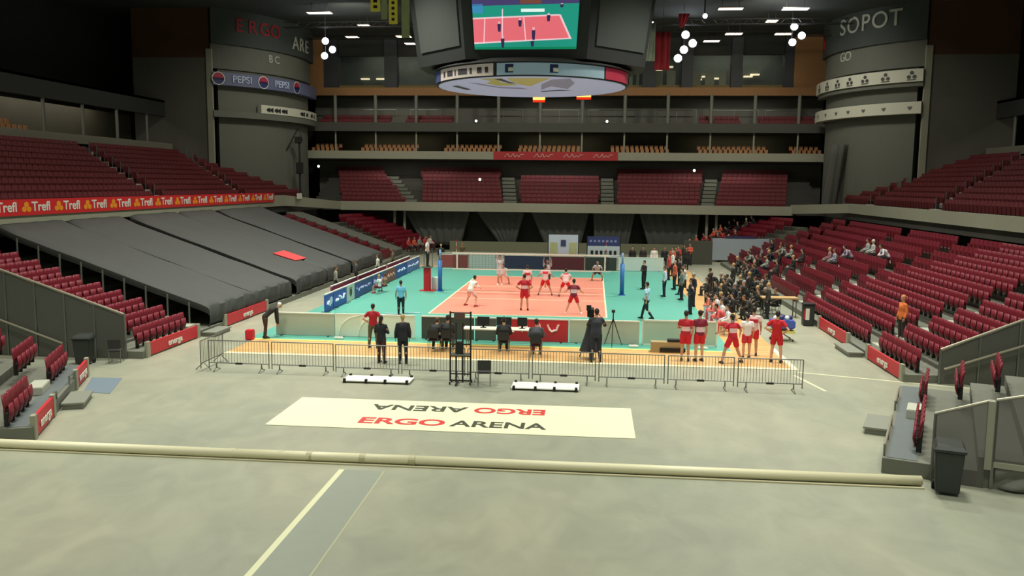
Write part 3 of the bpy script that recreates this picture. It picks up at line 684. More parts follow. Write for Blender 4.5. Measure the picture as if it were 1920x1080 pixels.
# ------------------------------------------------------------------ long banner on the upper parapet
t = thing('parapet_banner', (-22.6, 0, 4.95), 0, 'long red banner with repeated orange emblem and white word on the upper parapet', 'banner')
B((0, -22, 0), (.05, 17.2, .75)).build('cloth', mat('banner_red', (206, 34, 36), .6), t)
m_yel = mat('amber_print', (238, 150, 30), .5)
for i in range(15):
    y = 15.9-2.42*i
    for dy, dz in ((-.17, .28), (.17, .28), (0, .50)):
        MB().add([(.065, y-.75+dy+.17*math.cos(2*PI*q/14), dz+.13*math.sin(2*PI*q/14)) for q in range(14)], [tuple(range(14))]).build('emblem', m_yel, t)
    text('lettering', 'Trefl', .62, m_white, face_mw((.065, y+.32, .38), (0, 1, 0)), t, .005, 1.15, .012)
t = thing('parapet_banner', (0, 35.72, 9.05), 0, 'red banner with white scribbled words on the lower balcony front', 'banner')
B((-6.5, 0, -.02), (6.05, .06, .82)).build('cloth', mat('banner_dull_red', (170, 40, 42), .6), t)
for i in range(4):
    x0 = -5.4+3.0*i
    mb = MB()
    P0 = [(0, .25), (.35, .6), (.5, .3), (.7, .3), (.9, .62), (1.05, .25), (1.3, .45), (1.5, .28), (1.7, .55), (2.0, .5)]
    for (ax, az), (bx, bz) in zip(P0[:-1], P0[1:]): mb.tube([(x0+ax, -.02, az), (x0+bx, -.02, bz)], .045, 6)
    mb.build('lettering', mat('faded_white', (205, 160, 155), .6), t)
# ------------------------------------------------------------------ hanging screen cube
cx, cy = -.05, 0.0
t = thing('screen_cube', (cx, cy, 12.92), 0, 'huge dark hanging screen cube with a lit disc below it and a live match picture', 'scoreboard')
m_sc = mat('cube_housing', (44, 46, 45), .6); m_scp = mat('cube_panel', (70, 74, 71), .6)
def octo(s, z, fr=3.5, d=5.15, W=7.0, wy=1.5):
    return [(x*s, y*s, z) for x, y in ((-fr, -d), (fr, -d), (W, -wy), (W, wy), (fr, d), (-fr, d), (-W, wy), (-W, -wy))]
a = octo(.93, 0.35); b_ = octo(1.05, 6.6)
MB().add(a+b_, [tuple(range(8))[::-1], tuple(range(8, 16))]+[(i, (i+1) % 8, 8+(i+1) % 8, 8+i) for i in range(8)]).build('housing', m_sc, t, fix=True)
def quad_on(i, s0, s1, t0, t1, off=.04):
    A0, A1 = Vector(a[i]), Vector(a[(i+1) % 8]); B0, B1 = Vector(b_[i]), Vector(b_[(i+1) % 8])
    P = lambda s, q: (A0.lerp(A1, s)).lerp(B0.lerp(B1, s), q)
    n = (A1-A0).cross(B0-A0).normalized()
    return [P(s0, t0)+n*off, P(s1, t0)+n*off, P(s1, t1)+n*off, P(s0, t1)+n*off], n, P
for i, nm in ((1, 'side_panel'), (7, 'side_panel')):
    q, n, _ = quad_on(i, .12, .93, .12, .95, .0); MB().prism(q, n*.08).build(nm, m_scp, t)
q, n, P = quad_on(0, .075, .92, .07, .50, .0)
scr = MB().prism(q, n*.06).build('screen', mat('screen_black', (20, 20, 20), .3), t)
def S(x, y, k=1):     # picture coordinates, 0..1 each way, on the screen face
    return P(.085+(.91-.085)*x, .08+(.49-.08)*y)+n*(.07+.006*k)
def sp(name, rgb, pts, k=1): MB().add([S(x, y, k) for x, y in pts], [tuple(range(len(pts)))]).build(name, lamp_mat('scr_'+'_'.join(map(str, rgb)), rgb, .75), scr)
sp('picture_mat', (30, 150, 130), [(0, 0), (1, 0), (1, 1), (0, 1)], 1)
sp('picture_crowd', (70, 62, 110), [(0, .86), (1, .90), (1, 1), (0, 1)], 2)
sp('picture_crowd', (120, 70, 60), [(.45, .9), (.65, .9), (.65, .98), (.45, .98)], 3)
sp('picture_corner', (60, 140, 190), [(0, .72), (.1, .72), (.1, .9), (0, .9)], 2)
sp('picture_court', (236, 110, 122), [(0, .13), (.93, .22), (.82, .66), (0, .60)], 2)
sp('picture_strip', (0, 130, 90), [(0, 0), (1, 0), (1, .045), (0, .045)], 2)
for pts in ([(0, .11), (.93, .20), (.93, .225), (0, .14)], [(0, .60), (.82, .66), (.82, .69), (0, .63)], [(.93, .2), (.95, .2), (.835, .68), (.815, .68)], [(.09, .13), (.10, .13), (.12, .61), (.11, .61)], [(.50, .17), (.51, .17), (.49, .63), (.48, .63)], [(.27, .1), (.28, .1), (.29, .8), (.28, .8)]):
    sp('picture_line', (240, 205, 215), pts, 3)
sp('picture_title', (235, 250, 250), [(.46, .74), (.68, .74), (.68, .80), (.46, .80)], 3)
for px, py, h in ((.25, .35, .25), (.45, .45, .2), (.58, .18, .32), (.72, .55, .2), (.28, .03, .3), (.57, .05, .18), (.84, .82, .1)):
    sp('picture_player', (50, 40, 80), [(px-.012, py), (px+.012, py), (px+.018, py+h*.6), (px, py+h*.62), (px-.018, py+h*.6)], 4)
    sp('picture_head', (220, 190, 200), [(px-.01, py+h*.64), (px+.01, py+h*.64), (px+.01, py+h*.8), (px-.01, py+h*.8)], 4)
# ring and disc
def ring(z0, z1, r, n=64, a0=0, a1=2*PI):
    mb = MB(); vs = []
    for i in range(n+1):
        t_ = a0+(a1-a0)*i/n; vs += [(r*math.cos(t_), r*math.sin(t_), z0), (r*math.cos(t_), r*math.sin(t_), z1)]
    return mb.add(vs, [(2*i, 2*i+2, 2*i+3, 2*i+1) for i in range(n)])
mb = MB(); n_ = 64
mb.tube([(0, 0, -.62), (0, 0, .1)], 5.62, n_); mb.tube([(0, 0, .1), (0, 0, .4)], [5.9, 5.2], n_)
mb.build('ring_housing', m_sc, t)
D = PI/180
for a0, a1, rgb, e in ((195, 208, (50, 62, 100), .25), (209, 253, (170, 160, 150), .25), (255, 318, (126, 148, 158), .3), (319, 350, (140, 34, 54), .3)):
    ring(-.58, .05, 5.68, 40, a0*D, a1*D).build('display_band', mat('ring_%d' % a0, rgb, .5, emit=e), t)
m_rk = mat('ring_ink', (52, 46, 52), .6)
for a0, a1 in ((214, 216), (218.5, 224), (226, 227), (229, 236), (238, 239.5), (243, 246), (248, 250)):
    ring(-.42, -.12, 5.70, 8, a0*D, a1*D).build('display_mark', m_rk, t)
for am in (262, 286):
    ring(-.46, -.02, 5.70, 8, (am-2.3)*D, (am+2.3)*D).build('display_emblem', mat('emblem_blue', (30, 44, 96)), t)
    ring(-.40, -.2, 5.71, 8, (am-.5)*D, (am+2.3)*D).build('display_emblem', m_white, t)
def disc(name, pts, rgb, z, e=.45):
    MB().add([(x, y, z) for x, y in pts], [tuple(range(len(pts)))[::-1]]).build(name, mat(name, rgb, .6, emit=e), t)
disc('disc_panel', [(5.5*math.cos(2*PI*i/64), 5.5*math.sin(2*PI*i/64)) for i in range(64)], (150, 156, 182), -.64)
disc('disc_shape_ochre', [(-2.5, -4.6), (-1.2, -4.8), (-1.6, -3.2), (-.6, -1.6), (-1.8, -1.2), (-2.4, -2.4), (-2.0, -3.6)], (150, 146, 84), -.66, .3)
disc('disc_shape_olive', [(-1.0, -4.9), (1.4, -4.9), (.6, -2.8), (.0, -1.0), (-.5, -1.8), (-.9, -3.2)], (158, 150, 92), -.66, .3)
disc('disc_shape_grey', [(1.4, -4.2), (2.4, -4.6), (2.6, -2.5), (2.1, .4), (1.2, -1.0), (.5, .8), (.7, -2.0)], (122, 122, 142), -.66, .3)
disc('disc_shape_mauve', [(-3.4, -2.8), (-2.6, -1.2), (-1.8, .0), (-.2, .6), (-.6, -.2), (-2.0, -.8), (-2.8, -2.4)], (122, 116, 142), -.66, .3)
disc('disc_shape_ink', [(-1.7, -4.6), (-1.3, -4.7), (-1.0, -3.2), (-.7, -2.4), (-1.1, -2.6), (-1.4, -3.6)], (60, 60, 50), -.67, .1)
disc('disc_shape_ink', [(-4.6, -1.2), (-4.2, -1.4), (-3.7, .6), (-4.0, .9)], (90, 92, 110), -.67, .1)
disc('disc_shape_ink', [(.4, 1.6), (1.6, .8), (2.4, 1.2), (1.4, 1.3), (.5, 2.0)], (90, 92, 110), -.67, .1)
for i, (x, z, lb, wd) in enumerate(((.0, 12.2, 'glowing orange display hanging below the lit disc, the squarer one', .8), (2.95, 12.38, 'glowing orange display hanging below the lit disc, the flatter one', .95))):
    s = thing('score_clock', (x, 5.9, z), 0, lb, 'display', 'orange displays below the disc')
    B((-wd/2-.06, 0, -.22), (wd/2+.06, .15, .18)).build('case', m_dmetal, s)
    B((-wd/2, -.03, -.05), (wd/2, 0, .15)).build('upper_digits', lamp_mat('amber_led', (255, 190, 90), 2.0), s)
    B((-wd/2, -.03, -.2), (wd/2, 0, -.08)).build('lower_digits', lamp_mat('red_led', (230, 40, 10), 1.0), s)
# wires up to the ceiling
for x, y in ((-3, -3), (3, -3), (-3, 3), (3, 3)):
    MB().tube([(x, y, 6.6), (x, y, 8.58)], .05, 6).build('hanger', m_dmetal, t)

# ------------------------------------------------------------------ ceiling lights, floodlights, banners under the roof
cl = [(-19.56, 20.6, 2.0, .7), (-17.33, 26.4, 1.0, .7), (-20.17, 32.5, 1.2, .9), (-14.99, 32.35, 1.4, .9), (-15.28, 36.6, 1.0, .9), (14.34, 20.4, 1.9, .7), (19.47, 20.7, 2.0, .8),
      (18.65, 25.8, .9, .9), (16.44, 32.0, 1.5, .9), (21.0, 32.2, 1.5, .9), (14.93, 36.0, 1.5, .9), (8.3, 25.9, .6, .6)]
nm = ['top one above the round emblem tower lamps', 'oval one between tower and screen cube', 'one just past the tower with the red word', 'one under the yellow banners', 'last one beside the screen cube',
      'top one above the large white floodlight', 'top one beside the tower with the large pale word', 'small oval one between the two floodlights', 'middle one behind the large white floodlight', 'one touching the floodlight at the pale word tower',
      'lowest one above the lounge glass', 'tiny one above the red and white drape']
for (x, y, sx, sy), lb in zip(cl, nm):
    s = thing('ceiling_light', (x, y, 20.78), 0, 'warm white ceiling light, '+lb, 'light', 'ceiling lights')
    B((-sx/2-.08, -sy/2-.08, -.05), (sx/2+.08, sy/2+.08, 0)).build('frame', m_dmetal, s)
    for q in (-1, 1): MB().tube([(q*sx*.35, 0, 0), (q*sx*.35, 0, .72)], .02, 6).build('hanger', m_dmetal, s)
    B((-sx/2, -sy/2, -.09), (sx/2, sy/2, -.05)).build('diffuser', m_lamp, s)
def flood(x, y, z, r, n, label):
    s = thing('floodlight', (x, y, z), 0, label, 'floodlight')
    for i in range(n):
        dx, dz = ((0, 0), (.75, .55), (.1, 1.3), (-.5, -.75))[i]
        h = MB().tube([(dx, .5, dz+.1), (dx, .02, dz)], [r*.6, r*1.15], 16).build('housing', m_dmetal, s)
        MB().ball((dx, -.02, dz), (r, .12, r), 16, 8).build('lens', m_lampc, s, smooth=True)
    MB().tube([(0, .3, 0), (0, .3, 21.5-z)], .05, 8).build('hanger', m_dmetal, s)
flood(11.5, 28, 18.7, .34, 4, 'large blinding white floodlight group beside the red and white drape')
flood(20.4, 25.5, 18.9, .3, 3, 'bright white floodlight group next to the tower with the large pale word')
flood(-20.9, 26, 18.0, .3, 3, 'bright white floodlight group next to the last pale letters of the dark tower fascia')
flood(12.3, 20, 20.1, .18, 1, 'small white floodlight at the upper picture edge above the big floodlight')
# hanging drapes
def drape(name, x0, x1, xb0, xb1, y, z1, z0, m, label, cat='drape'):
    mb = MB(); n = 14; vs = []
    for j in range(5):
        q = j/4
        for k2 in range(n+1):
            s = k2/n; vs.append(((x0+(x1-x0)*s)*(1-q)+(xb0+(xb1-xb0)*s)*q, y+.08*math.sin(s*16), z1+(z0-z1)*q))
    mb.add(vs, [(j*(n+1)+k2, (j+1)*(n+1)+k2, (j+1)*(n+1)+k2+1, j*(n+1)+k2+1) for j in range(4) for k2 in range(n)])
    o = mb.build(name, m, smooth=True); o.modifiers.new('t', 'SOLIDIFY').thickness = .03
    MB().tube([((xb0+xb1)/2, y, (z0+z1)/2), ((x0+x1)/2, y, z1), ((x0+x1)/2, y, 21.5)], .015, 5).build('hanging_line', m_dmetal, o)
    return tag(o, label, cat)
drape('hanging_drape', 8.1, 8.4, 7.45, 8.4, 20, 19.6, 16.6, mat('white_drape', (190, 200, 190), .7), 'white half of the flag drape hanging beside the screen cube')
drape('hanging_drape', 8.42, 9.6, 8.42, 9.6, 20.05, 18.9, 15.9, mat('red_drape', (190, 50, 68), .7), 'dull red half of the flag drape hanging beside the screen cube')
drape('hanging_drape', 10.4, 11.3, 10.5, 10.8, 22, 20.7, 19.6, mat('red_drape', (190, 50, 68)), 'small pointed red drape hanging just under the roof near the big floodlight')
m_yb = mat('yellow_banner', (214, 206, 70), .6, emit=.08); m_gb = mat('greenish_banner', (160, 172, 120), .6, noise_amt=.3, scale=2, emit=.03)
for i, (xa, xb, zt, m, lb) in enumerate(((-13.95, -13.2, 19.9, m_yb, 'yellow hanging banner under the roof, shortest of the row beside the screen cube'), (-13.1, -12.65, 19.3, m_gb, 'narrow grey-green hanging banner between the two yellow ones'),
        (-12.5, -11.83, 18.93, m_yb, 'longer yellow hanging banner beside the screen cube'), (-11.5, -10.87, 17.9, m_gb, 'pale green and white hanging banner closest to the screen cube'))):
    s = thing('hanging_banner', (0, 0, 0), 0, lb, 'banner')
    B((xa, 16, zt), (xb, 16.06, 21.5)).build('cloth', m, s)
    if m is m_yb:
        for j in range(4): B((xa+.22, 15.97, zt+.25+.42*j), (xb-.22, 15.99, zt+.45+.42*j)).build('print', m_black, s)
# trusses under the roof
for i, y in enumerate((24, 30)):
    mb = MB()
    for dy, dz in ((0, 0), (.5, 0), (.25, .45)): mb.tube([(-24, y+dy, 20.2+dz), (25, y+dy, 20.2+dz)], .035, 6)
    for q in range(49): mb.tube([(-24+q, y, 20.2), (-23.5+q, y+.25, 20.65), (-23+q, y+.5, 20.2)], .02, 5)
    tag(mb.build('roof_truss', m_dmetal), ['dark lattice truss under the roof, the one closer to the screen cube', 'dark lattice truss under the roof, the one closer to the lounge'][i], 'truss', 'roof trusses')

# ------------------------------------------------------------------ court
m_teal = mat('teal_court_mat', (88, 166, 148), .45, noise_amt=.05, scale=.6); m_sal = mat('salmon_court_mat', (226, 140, 118), .42, noise_amt=.05, scale=.6)
m_lin = mat('court_line', (238, 240, 190), .5)
def wood():
    m = bpy.data.materials.new('parquet'); m.use_nodes = True; nt = m.node_tree; b = nt.nodes['Principled BSDF']
    tc = nt.nodes.new('ShaderNodeTexCoord'); br = nt.nodes.new('ShaderNodeTexBrick')
    br.inputs['Color1'].default_value = srgb(226, 184, 124); br.inputs['Color2'].default_value = srgb(212, 162, 100); br.inputs['Mortar'].default_value = srgb(190, 146, 94)
    br.inputs['Scale'].default_value = 1; br.inputs['Brick Width'].default_value = 1.2; br.inputs['Row Height'].default_value = .12; br.inputs['Mortar Size'].default_value = .006
    nt.links.new(tc.outputs['Object'], br.inputs[0]); nt.links.new(br.outputs[0], b.inputs['Base Color']); b.inputs['Roughness'].default_value = .35; return m
struct('floor_parquet', B((-10.4, -20.0, 0), (11.25, 16.2, .02)), wood())
struct('trim_parquet_edge', B((-10.4, -20.12, 0), (11.3, -19.86, .028)).box((11.1, -19.86, 0), (11.3, -16, .028)), mat('cream_edge', (236, 226, 190), .5))
struct('trim_mat_edge', B((-10.7, -17.15, .02), (9.4, -16.95, .031)), mat('lime_tape', (214, 220, 120), .5))
struct('floor_court_mat', B((-10.7, -16.95, .02), (9.4, 15.0, .03)), m_teal)
struct('floor_court', B((-4.5, -9, .03), (4.5, 9, .036)), m_sal)
mb = MB(); g = .036
for a, b_ in (((-4.55, -9.05), (4.55, -8.97)), ((-4.55, 8.97), (4.55, 9.05)), ((-4.55, -9), (-4.47, 9)), ((4.47, -9), (4.55, 9)), ((-4.5, -3.04), (4.5, -2.98)), ((-4.5, 2.98), (4.5, 3.04)), ((-4.5, -.03), (4.5, .03))):
    mb.box((a[0], a[1], g), (b_[0], b_[1], g+.004))
struct('floor_line_court', mb, m_lin)
# floor tape, patches and marks in the hall
struct('floor_line_tape', MB().add([(-2.03, -32.6, .003), (-1.90, -32.6, .003), (-1.90, -40, .003), (-2.03, -40, .003)], [(0, 3, 2, 1)]), mat('pale_tape', (214, 214, 176), .6))
struct('floor_strip', MB().add([(-1.93, -32.6, .0015), (-.95, -32.6, .0015), (-.90, -40, .0015), (-1.92, -40, .0015)], [(0, 3, 2, 1)]), mat('bluish_strip', (140, 146, 132), .5, noise_amt=.06))
struct('floor_line_thin', MB().add([(-.98, -32.6, .003), (-.94, -32.6, .003), (-.88, -40, .003), (-.92, -40, .003)], [(0, 3, 2, 1)]), mat('faint_tape', (170, 170, 138), .6))
struct('floor_line_right', MB().add([(10.9, -20.9, .003), (11.0, -20.9, .003), (11.5, -23.2, .003), (11.4, -23.2, .003)], [(0, 3, 2, 1)]).add([(11.2, -20.35, .003), (11.2, -20.45, .003), (16.5, -22.2, .003), (16.5, -22.1, .003)], [(0, 1, 2, 3)]), mat('pale_tape', (196, 198, 158)))
tag(MB().prism([(-13.0, -24.65, .002), (-12.1, -26.6, .002), (-11.2, -26.6, .002), (-11.95, -24.6, .002)], (0, 0, .01)).build('floor_mat', mat('blue_grey_mat', (112, 128, 140), .5)), 'blue-grey rectangular patch on the floor beside the short red board', 'mat')
# long pipe / cable duct over the whole width
t = thing('floor_pipe', (0, -32.1, 0), 0, 'long cream white pipe lying across the whole floor', 'pipe')
MB().tube([(-16, 0, .12), (-4.8, -.03, .12)], .115, 14).build('pipe_section', mat('cream_pipe', (216, 211, 176), .45), t, smooth=True)
MB().tube([(-4.8, -.03, .12), (-.4, .0, .12)], .115, 14).build('pipe_section', mat('cream_pipe', (0, 0, 0)), t, smooth=True)
MB().tube([(-.4, 0, .12), (11.2, .02, .12)], .115, 14).build('pipe_section', mat('cream_pipe', (0, 0, 0)), t, smooth=True)
for x in (-4.8, -3.6, -2.9, -1.6, -.4): MB().tube([(x-.07, -.01, .12), (x+.07, -.01, .12)], .122, 14).build('coupling', mat('cream_joint', (180, 174, 140), .5), t)
B((-16, -.20, 0), (11.2, -.12, .03)).build('floor_strip_edge', mat('cream_joint', (180, 174, 140)), t)
# big printed sheet
t = thing('floor_banner', (-.07, -27.8, 0), 0, 'cream floor sheet printed twice with red ERGO and dark ARENA', 'banner')
B((-5.05, -1.52, .004), (5.05, 1.52, .016)).build('sheet', mat('cream_sheet', (226, 226, 190), .5), t)
m_pr = mat('print_red', (206, 58, 52), .5); m_pd = mat('print_dark', (66, 70, 52), .5)
text('lettering', 'ERGO',   .80, m_pr, Matrix.Translation((-1.40, -.78, .02)), t, .003, 1.16, .022)
text('lettering', 'ARENA', .80, m_pd, Matrix.Translation((1.32, -.78, .02)), t, .003, 1.02, .016)
text('lettering', 'ERGO', .80, m_pr, Matrix.Translation((1.5, .72, .02)) @ Matrix.Rotation(PI, 4, 'Z'), t, .003, 1.0, .022)
text('lettering', 'ARENA', .80, m_pd, Matrix.Translation((-1.2, .72, .02)) @ Matrix.Rotation(PI, 4, 'Z'), t, .003, 1.1, .016)
# two white flat frames with little feet
for x0, x1, y0, y1, lb in ((-4.5, -2.2, -24.2, -23.4, 'flat white panel with black feet on the floor below the standing pair'), (1.2, 3.4, -24.45, -23.6, 'flat white panel with black feet on the floor below the seated officials')):
    t = thing('floor_panel', ((x0+x1)/2, (y0+y1)/2, 0), 0, lb, 'panel', 'flat white panels'); L = (x1-x0)/2; W_ = (y1-y0)/2
    B((-L, -W_, .05), (L, W_, .09)).build('board', mat('white_panel', (232, 234, 222), .5), t, bevel=.01)
    for s in (-1, 1):
        for q in (-.92, -.28, .28, .92): B((q*L-.04, s*(W_-.03)-.05, 0), (q*L+.04, s*(W_-.03)+.05, .14)).build('foot', m_black, t)

# net
t = thing('volleyball_net', (0, 0, 0), 0, 'volleyball net with white tapes and red-white antennas across the court', 'net')
m_netm = mat('net_mesh', (40, 40, 44), .8, alpha=.16)
B((-4.75, -.005, 1.43), (4.75, .005, 2.36)).build('mesh', m_netm, t)
mb = MB()
for i in range(48): mb.box((-4.75+.2*i-.004, -.008, 1.43), (-4.75+.2*i+.004, .008, 2.36))
for i in range(8): mb.box((-4.75, -.008, 1.48+.115*i), (4.75, .008, 1.486+.115*i))
mb.build('mesh_cord', mat('net_cord', (30, 30, 32), .8), t)
B((-4.8, -.02, 2.35), (4.8, .02, 2.44)).build('top_tape', m_white, t)
B((-4.8, -.015, 1.40), (4.8, .015, 1.47)).build('bottom_tape', m_white, t)
for s in (-1, 1):
    B((s*4.5-.04, -.022, 1.43), (s*4.5+.04, .022, 2.43)).build('side_tape', m_white, t)
    for k2 in range(9): MB().tube([(s*4.55, .03, 1.43+.2*k2), (s*4.55, .03, 1.63+.2*k2)], .014, 6).build('antenna', m_white if k2 % 2 else m_red, t)
    MB().tube([(s*4.8, 0, 2.4), (s*5.5, 0, 2.4)], .01, 5).build('tension_rope', m_white, t)
    MB().tube([(s*4.8, 0, 1.45), (s*5.5, 0, 1.45)], .01, 5).build('tension_rope', m_white, t)
for s, lb in ((-1, 'blue padded net post beside the red referee stand'), (1, 'blue padded net post beside the standing officials')):
    t = thing('net_post', (s*5.55, 0, .03), 0, lb, 'post', 'net posts')
    MB().tube([(0, 0, 0), (0, 0, 1.9)], .13, 14).build('padding', mat('blue_pad', (44, 112, 184), .5), t, smooth=True)
    MB().tube([(0, 0, 1.9), (0, 0, 2.55)], .06, 12).build('pole', mat('pale_blue_pole', (120, 160, 200), .4), t, smooth=True)
    MB().tube([(0, 0, 0), (0, 0, .05)], .22, 16).build('base_plate', m_blue, t)
t = thing('referee_stand', (-6.35, .0, .03), 0, 'red padded umpire stand beside the net', 'umpire stand')
B((-.2, -.2, 0), (.2, .2, 1.45)).build('padding', mat('red_pad', (190, 22, 34), .5), t, bevel=.03)
B((-.3, -.3, 1.45), (.3, .35, 1.52)).build('platform', m_metal, t)
for s in (-1, 1): MB().tube([(s*.26, .3, 1.5), (s*.26, .3, 2.5)], .025, 8).build('rail_post', m_metal, t)
B((-.45, -.3, 0), (.5, .3, .04)).build('base', m_red, t)
MB().tube([(-.24, .35, 0), (-.24, .3, 1.5)], .025, 8).build('ladder_rail', m_metal, t)
tag(B((-.38, -.25, 0), (.2, .25, .8)).build('equipment_box', mat('white_box', (225, 235, 225), .5), loc=(-5.75, .55, .03), bevel=.02), 'white box between the umpire stand and the blue net post', 'box')

# advertising boards round the court
def board(p, q, h, m, label, lead=0, marks=None, cat='board', group=None, name='advert_board'):
    p = Vector((*p, 0)); q = Vector((*q, 0)); d = (q-p); L = d.length; d.normalize(); nrm = Vector((d.y, -d.x, 0)); c = (p+q)/2
    t = thing(name, tuple(c), 0, label, cat, group)
    loc = lambda v: d*v[0]+nrm*v[1]+Vector((0, 0, v[2]))
    MB().box((-L/2, -.04, .05), (L/2, .04, h), loc).build('panel', m, t)
    MB().box((-L/2, -.05, h), (L/2, .05, h+.05), loc).build('top_trim', m_white, t)
    for s in (-.8, .8): MB().box((s*L/2-.04, -.22, 0), (s*L/2+.04, .22, .05), loc).build('foot', m_dmetal, t)
    if marks: marks(t, loc, L, h)
    return t
def squig(rgb, n, amp=.16, seed=1, z=.55, off=.06, th=.035):
    def f(t, loc, L, h):
        rnd = random.Random(seed); x = -L/2+.25; mm = mat('squig_%s' % '_'.join(map(str, rgb)), rgb, .5)
        for i in range(n):
            wdt = (L-.5)/n*.75; mb = MB(); pts = [(x+wdt*j/5, off, h*z+amp*rnd.uniform(-1, 1)) for j in range(6)]
            mb.tube([loc(Vector(v)) for v in pts], th, 6); mb.build('lettering', mm, t); x += (L-.5)/n
    return f
def crest(t, loc, L, h):
    MB().add([loc(Vector(v)) for v in ((-.22, .055, h*.75), (.22, .055, h*.75), (.22, .055, h*.45), (0, .055, h*.25), (-.22, .055, h*.45))], [(0, 1, 2, 3, 4)]).build('crest', mat('crest_dark', (70, 80, 66), .6), t)
    MB().add([loc(Vector(v)) for v in ((-.3, .055, h*.85), (.3, .055, h*.85), (.2, .055, h*.78), (-.2, .055, h*.78))], [(0, 1, 2, 3)]).build('crest_top', mat('crest_gold', (150, 130, 70), .6), t)
wt = mat('white_board', (206, 214, 208), .5); xL = -9.75
def bx(y0, y1): return ((xL, y1), (xL, y0))
LB = [(-9.6, -8.3, m_blue, 'blue board with white scrawl at the near end of the sideline row', squig((225, 235, 250), 2, .2, 3, th=.07)), (-8.2, -5.9, m_blue, 'blue board with white stripes, second in the sideline row', squig((225, 235, 250), 3, .12, 4, th=.06)),
      (-5.85, -4.3, wt, 'white board with a small crest in the sideline row', crest), (-4.2, -.4, mat('blue_violet', (70, 84, 160), .5), 'blue board just past the white crest board', squig((170, 180, 225), 4, .12, 6)),
      (-.3, 3.0, mat('blue_violet', (70, 84, 160)), 'blue board in the middle of the sideline row', squig((170, 180, 225), 3, .14, 8)), (3.1, 6.0, mat('rust_print', (150, 70, 66), .5), 'rust red board with pale print in the sideline row', squig((210, 160, 140), 3, .12, 9)),
      (6.1, 9.4, m_blue, 'blue board just past the rust red one', squig((225, 235, 250), 3, .1, 10)), (9.5, 14.0, mat('pale_blue_print', (110, 126, 196), .5), 'pale blue board at the far end of the sideline row', squig((225, 235, 250), 3, .1, 11))]
for y0, y1, m, lb, mk in LB:
    board((xL, y0), (xL, y1), .92, m, lb, marks=mk, group='boards along the sideline')
for i, (y0, y1) in enumerate(((-6.8, -2), (-1.5, 5.5), (6, 13))):
    t = board((-10.3, y0), (-10.3, y1), 1.0, mat('magenta_vinyl', (176, 62, 92), .5), ['magenta board behind the blue boards, nearest the white cap worker', 'magenta board behind the middle of the sideline boards', 'magenta board behind the far sideline boards'][i], group='magenta boards behind the sideline')
yF = 14.6
FBD = [(-8.2, -6.0, mat('rust_print', (0, 0, 0)), 'rust red end-line board beside the umpire', squig((215, 150, 110), 2, .15, 21)), (-5.9, -3.2, wt, 'white end-line board with a crest behind the net', crest),
       (-3.1, .4, mat('navy_print', (38, 52, 86), .5), 'navy end-line board with white words behind the net', squig((150, 170, 190), 4, .15, 23)), (.5, 3.1, mat('maroon_print', (110, 26, 42), .5), 'maroon end-line board with pale word behind the net', squig((220, 190, 190), 3, .06, 24)),
       (3.2, 5.6, mat('dark_print', (52, 58, 52), .5), 'dark end-line board near the net antenna', squig((120, 130, 120), 2, .1, 25)), (5.75, 9.2, wt, 'white end-line board with a crest next to the standing officials', crest)]
for x0, x1, m, lb, mk in FBD: board((x1, yF), (x0, yF), 1.05, m, lb, marks=lambda t, loc, L, h, mk=mk: mk(t, lambda v: loc(Vector((v[0], v[1], v[2]))), L, h), group='boards behind the far end line')
# near row on the camera side
grn = mat('grey_board_back', (178, 182, 166), .55, noise_amt=.04)
yN = -16.0
def arcs(t, loc, L, h):
    MB().tube([loc(Vector((-L/2+.15+.9*(1-math.cos(q*PI/16)), .055, .1+.85*math.sin(q*PI/16)))) for q in range(9)], .03, 6).build('curve_mark', m_white, t)
    MB().tube([loc(Vector((-L/2+1.0+.9*(1-math.cos(q*PI/16)), .055, .1+.85*math.sin(q*PI/16)))) for q in range(9)], .03, 6).build('curve_mark', m_white, t)
NB = [(-9.85, -7.25, grn, 'pale grey board back at the start of the near row beside the white cap worker', None), (-7.2, -3.75, mat('milky_board', (226, 232, 216), .5), 'milky white board with curved white lines behind the red shirt man', arcs),
      (-3.45, -1.2, mat('charcoal_board', (62, 66, 62), .5), 'charcoal board behind the officials table', None), (-1.15, -.25, mat('charcoal_board2', (84, 86, 80), .5), 'short dark grey board beside the red board of the near row', None),
      (-.2, 2.8, m_red, 'bright red board with white handwriting behind the seated officials', squig((250, 214, 214), 4, .20, 31, .62, th=.05)), (2.85, 5.75, grn, 'pale grey board behind the cameraman', None)]
for x0, x1, m, lb, mk in NB: board((x0, yN), (x1, yN), .98, m, lb, marks=mk, group='board row on the near side of the court')
t = thing('glass_board', (7.4, yN, 0), 0, 'pale framed translucent board behind the two red players', 'board')
B((-1.5, -.02, .06), (1.5, .02, 1.05)).build('pane', mat('milky_pane', (186, 200, 182), .3, alpha=.85), t)
for a, b_ in (((-1.52, -.03, .02), (1.52, .03, .08)), ((-1.52, -.03, 1.03), (1.52, .03, 1.09)), ((-1.55, -.03, 0), (-1.49, .03, 1.09)), ((1.49, -.03, 0), (1.55, .03, 1.09))): B(a, b_).build('frame_bar', m_white, t)
